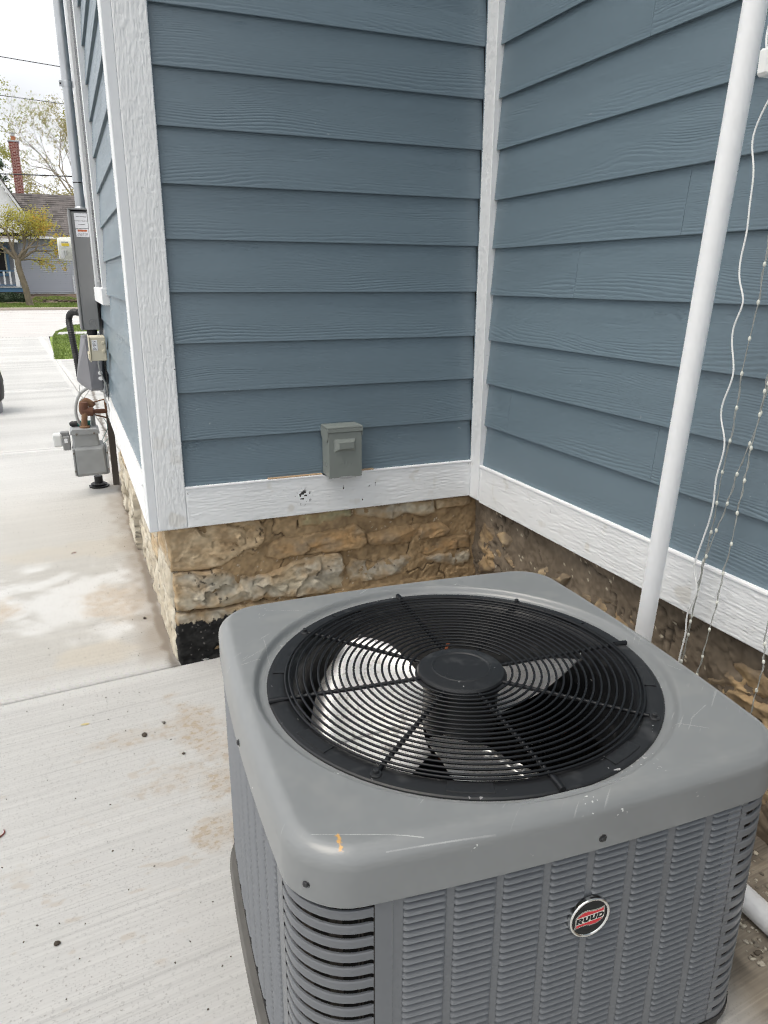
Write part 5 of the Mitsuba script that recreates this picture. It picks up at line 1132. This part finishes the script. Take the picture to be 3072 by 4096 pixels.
put(pc + '__rail', [box(-9.4, -4.01, 47.97, 48.04, 1.20, 1.27), box(-9.4, -4.01, 47.97, 48.04, 0.42, 0.47)], 'mat_blue_paint')
for k in range(9):
    x = -4.255 - 0.315 * k
    put(pc + '__baluster', lathe([(0.055, 0.471), (0.055, 0.62), (0.04, 0.66), (0.062, 0.72), (0.036, 0.98), (0.058, 1.04), (0.058, 1.20)], (x, 48.0, 0), k=10), 'mat_white', smooth=30)
put(pc + '__roof', hull([(-9.8, 47.5, 2.86), (-3.6, 47.5, 2.86), (-9.8, 47.5, 3.0), (-3.6, 47.5, 3.0), (-9.8, 50, 3.35), (-3.6, 50, 3.35)]), 'mat_shingle')
put(pc + '__fascia', bevelbox(-9.8, -3.58, 47.42, 47.5, 2.80, 2.98, 0.01), 'mat_white')
wn2 = num(nh + '__window')
m_ = tidy([box(-5.9, -4.30, 49.88, 49.975, 0.95, 1.12), box(-4.44, -4.30, 49.88, 49.975, 1.121, 2.55), box(-5.9, -5.76, 49.88, 49.975, 1.121, 2.55), box(-5.9, -4.30, 49.88, 49.975, 2.551, 2.70)]); m_.vertices = m_.vertices + [0, 0, ZG]
scene[wn2] = mikit.ply(m_, 'mat_blue_paint'); info(wn2, 'porch window with blue casing')
put(wn2 + '__sash', box(-4.53, -4.441, 49.90, 49.97, 1.121, 2.55), 'mat_beige')
put(wn2 + '__sash', box(-5.7595, -5.68, 49.90, 49.97, 1.121, 2.55), 'mat_beige')
put(wn2 + '__pane', box(-5.68, -4.531, 49.95, 49.96, 1.121, 2.55), 'mat_gloss_black')
gb = num(nh + '__gable')
m_ = tidy([hull([(-9.6, 48.9, 3.4), (-2.62, 48.9, 3.4), (-6.1, 48.9, 9.3), (-9.6, 52, 3.4), (-2.62, 52, 3.4), (-6.1, 52, 9.3)])]); m_.vertices = m_.vertices + [0, 0, ZG]
scene[gb] = mikit.ply(m_, 'mat_white'); info(gb, 'white front gable above the porch')
put(gb + '__rake_board', hull([(x, y, z) for x, z in ((-2.45, 3.2), (-2.45, 3.45), (-6.1, 9.62), (-6.1, 9.35)) for y in (48.6, 48.9)]), 'mat_white')
put(gb + '__roof', hull([(x, y, z) for x, z in ((-2.42, 3.45), (-2.42, 3.53), (-6.1, 9.72), (-6.1, 9.64)) for y in (48.55, 53.0)]), 'mat_shingle')

# ------------------------------------------------------------------ trees and shrubs
def grow(rg, p, d, L, r, depth, out, tips, bend=0.25, split=(2, 3), spread=0.55, upw=0.12, ratio=0.74, rr=0.66, seg=4):
    pts = [np.array(p)]; d = np.array(d, float); d /= np.linalg.norm(d)
    for _ in range(seg):
        d = d + rg.normal(0, bend, 3) / seg ** 0.5 + np.array([0, 0, upw]) / seg; d /= np.linalg.norm(d)
        pts.append(pts[-1] + d * L / seg)
    out.append(tube(pts, np.linspace(r, r * rr, seg + 1), 7 if r > 0.03 else 4, caps=False))
    if depth <= 2: tips.append((np.array(pts), depth))
    if depth == 0: return
    for _ in range(rg.integers(split[0], split[1] + 1)):
        ax = rg.normal(0, 1, 3); ax -= d * (ax @ d); ax /= np.linalg.norm(ax)
        k = rg.uniform(0.35, 1.0) * spread * 1.6
        nd = d * math.cos(k) + ax * math.sin(k)
        i = len(pts) - 1 if rg.uniform() < 0.65 else rg.integers(2, len(pts))
        grow(rg, pts[i], nd, L * ratio * rg.uniform(0.8, 1.2), r * rr * rg.uniform(0.75, 1.0), depth - 1, out, tips, bend, split, spread, upw, ratio, rr, seg)
def leaves(rg, tips, per, size, scat, fil=None):
    V = []
    for pts, dpt in tips:
        for _ in range(per):
            t = rg.uniform(0, len(pts) - 1.001); i = int(t); c = pts[i] + (pts[i + 1] - pts[i]) * (t - i) + rg.normal(0, scat, 3)
            a, b = rg.normal(0, 1, 3), rg.normal(0, 1, 3); a /= np.linalg.norm(a); b -= a * (a @ b); b /= np.linalg.norm(b)
            s = size * rg.uniform(0.6, 1.4)
            V.append([c - a * s * 0.5, c + b * s * 0.35, c + a * s * 0.6, c - b * s * 0.35])
    V = np.array(V).reshape(-1, 3); n = len(V) // 4
    q = np.arange(n)[:, None] * 4
    return trimesh.Trimesh(V, np.vstack([q + [0, 1, 2], q + [0, 2, 3]]), process=False)
def set_tree(key, label, parts, cat='tree'):
    t = thing(key, label, cat, 'budding trees behind the roof' if key == 'budding_tree' else None)
    for n_, m, mt in parts: put(t + '__' + n_, m, mt, smooth=True if n_ in ('trunk', 'limbs') else False)
    return t
# young street tree with yellow green spring leaves
rg = np.random.default_rng(5); wood, tips = [], []
wood.append(tube(spline([(-3.13, 42.3, -0.75), (-3.19, 42.3, -0.55), (-3.30, 42.3, 0.3), (-3.43, 42.3, 0.95), (-3.50, 42.3, 1.8)], 14), np.r_[0.26, 0.19, np.linspace(0.165, 0.145, 12)], 12))
for (d, L, r, dp) in (((0.9, 0.1, 0.42), 1.0, 0.085, 4), ((-0.25, 0, 1), 0.95, 0.11, 4), ((0.25, 0.3, 1), 0.9, 0.085, 4), ((-0.9, -0.2, 0.7), 1.0, 0.08, 4), ((0.5, -0.5, 0.8), 0.95, 0.07, 4), ((-0.5, 0.7, 0.75), 0.95, 0.07, 4), ((0.75, 0.35, 0.65), 1.0, 0.07, 4), ((0.95, -0.2, 0.15), 0.8, 0.05, 3)):
    grow(rg, (-3.49, 42.3, 1.72), d, L, r, dp, wood, tips, bend=0.28, split=(2, 3), spread=0.5, upw=0.10, ratio=0.78, rr=0.62)
set_tree('street_tree', 'young street tree with sparse yellow green spring leaves across the street',
         [('trunk', wood, 'mat_bark'), ('crown', leaves(rg, tips, 14, 0.088, 0.15), 'mat_leaf_yellow'), ('crown', leaves(rg, [t for t in tips if t[0][0][0] > -2.6][::2], 9, 0.12, 0.08), 'mat_leaf_orange')])
# tall tree with opening buds behind the roof
for (bx, by, sd, hgt, lab, mt) in ((0.6, 70.0, 11, 12.2, 'tall bare tree just budding behind the roof ridge', 'mat_bud'), (2.6, 74.0, 14, 11.0, 'budding tree behind the house, farther right', 'mat_bud_tan'), (-0.9, 66.0, 18, 5.6, 'low bushy budding tree just behind the roof', 'mat_bud_tan')):
    rg = np.random.default_rng(sd); wood, tips = [], []
    wood.append(tube(spline([(bx + 0.3, by, -0.3), (bx + 0.1, by, hgt * 0.3), (bx, by, hgt * 0.58)], 10), np.linspace(0.26, 0.13, 10), 9))
    for (d, L, r) in (((-0.75, 0, 1), 2.4, 0.12), ((-0.35, 0.2, 1), 2.6, 0.11), ((0.3, 0, 1), 2.4, 0.11), ((-0.9, 0.3, 0.5), 2.0, 0.08), ((0.8, 0.1, 0.7), 2.2, 0.09)):
        s_ = hgt / 9.2
        grow(rg, (bx, by, hgt * 0.56), d, L * s_, r * 0.72, 5, wood, tips, bend=0.24, split=(2, 3), spread=0.36, upw=0.10, ratio=0.76, rr=0.60)
    set_tree('budding_tree', lab, [('trunk', wood, 'mat_bark_pale'), ('crown', leaves(rg, tips, 6, 0.15, 0.16), mt)])
# spruce at the left edge
rg = np.random.default_rng(31); wood, nd = [tube([(-5.6, 62, -0.3), (-5.6, 62, 7), (-5.6, 62, 12.6)], [0.3, 0.2, 0.03], 8)], []
for k in range(150):
    z = rg.uniform(1.5, 12.3); a = rg.uniform(0, 6.28); L = 0.3 + 0.24 * (12.6 - z)
    d = np.array([math.cos(a), math.sin(a), 0])
    pts = [np.array([-5.6, 62, z]) + d * L * t + np.array([0, 0, -0.30 * L * t + 0.22 * L * t * t]) for t in np.linspace(0, 1, 6)]
    wood.append(tube(pts, np.linspace(0.03, 0.008, 6), 4, caps=False)); nd.append((np.array(pts)[1:], 0))
set_tree('spruce', 'dark spruce with drooping boughs behind the chimney', [('trunk', wood, 'mat_bark'), ('crown', leaves(rg, nd, 46, 0.17, 0.075), 'mat_needle')])
# clipped bush, ground cover
rg = np.random.default_rng(41)
def bush(cx, cy, cz, rx, ry, rz, n, size):
    u = rg.normal(0, 1, (n, 3)); u /= np.linalg.norm(u, axis=1, keepdims=True); u = np.sign(u) * np.abs(u) ** 0.75
    rad = rg.uniform(0.80, 1.03, (n, 1)) + 0.05 * np.sin(u[:, :1] * 9) 
    C = u * rad * [rx, ry, rz] + [cx, cy, cz]; V = []
    for c in C:
        a, b = rg.normal(0, 1, 3), rg.normal(0, 1, 3); a /= np.linalg.norm(a); b -= a * (a @ b); b /= np.linalg.norm(b); s = size * rg.uniform(.6, 1.4)
        V += [c - a * s, c + b * s * .6, c + a * s, c - b * s * .6]
    q = np.arange(n)[:, None] * 4
    return trimesh.Trimesh(np.array(V), np.vstack([q + [0, 1, 2], q + [0, 2, 3]]), process=False)
t = thing('bush', 'dark clipped evergreen bush below the porch', 'bush')
core = trimesh.creation.icosphere(subdivisions=3); core.apply_scale((0.95, 0.5, 0.30)); core.apply_translation((-4.45, 45.6, -0.33))
put(t + '__stems', core, 'mat_bush'); put(t + '__foliage', bush(-4.45, 45.6, -0.33, 1.07, 0.6, 0.385, 7000, 0.035), 'mat_bush')
put('ground_cover', [bush(x, y, yard_z(y) + 0.02, 0.42, 0.3, 0.13, 700, 0.035) for x, y in ((-3.05, 45.6), (-2.3, 46.4), (-1.75, 46.0), (-1.4, 46.9), (-2.0, 47.2), (-2.75, 46.9), (-0.9, 46.2), (-0.3, 45.9))], 'mat_cover', 'pale leafy ground cover in the mulched bed', 'ground cover', kind='stuff')
rk = [pebble_mesh(0, 0, rg.uniform(0.06, 0.16), rg).apply_translation((rg.uniform(-2.9, 1.5), rg.uniform(44.4, 47.5), -G + yard_z(45.5))) for _ in range(46)]
put('bed_rubble', rk, 'mat_mulch', 'rough stones and bark lying in the mulched bed', 'rubble', kind='stuff', smooth=True)
# overhead cables
for k, (a, b, rad, lab) in enumerate((((-2.513, 25, 7.128), (-0.854, 25, 7.017), 0.0125, 'highest overhead cable crossing the sky'), ((-2.653, 25, 6.082), (-0.857, 25, 5.99), 0.0105, 'middle overhead cable crossing the sky'), ((-3.912, 45, 6.136), (-0.319, 45, 6.182), 0.03, 'lowest thick overhead cable in front of the chimney'))):
    cbk = thing('overhead_cable', lab, 'cable', 'overhead cables crossing the sky')
    a, b = np.array(a), np.array(b); t = np.linspace(-9, 9, 40)[:, None]
    P = a + (b - a) * (0.5 + t); P[:, 2] += 0.004 * (t[:, 0] ** 2)
    scene[cbk] = mikit.ply(tube(P, rad, 7).apply_translation((0, 0, ZG)), 'mat_cable', smooth=True)
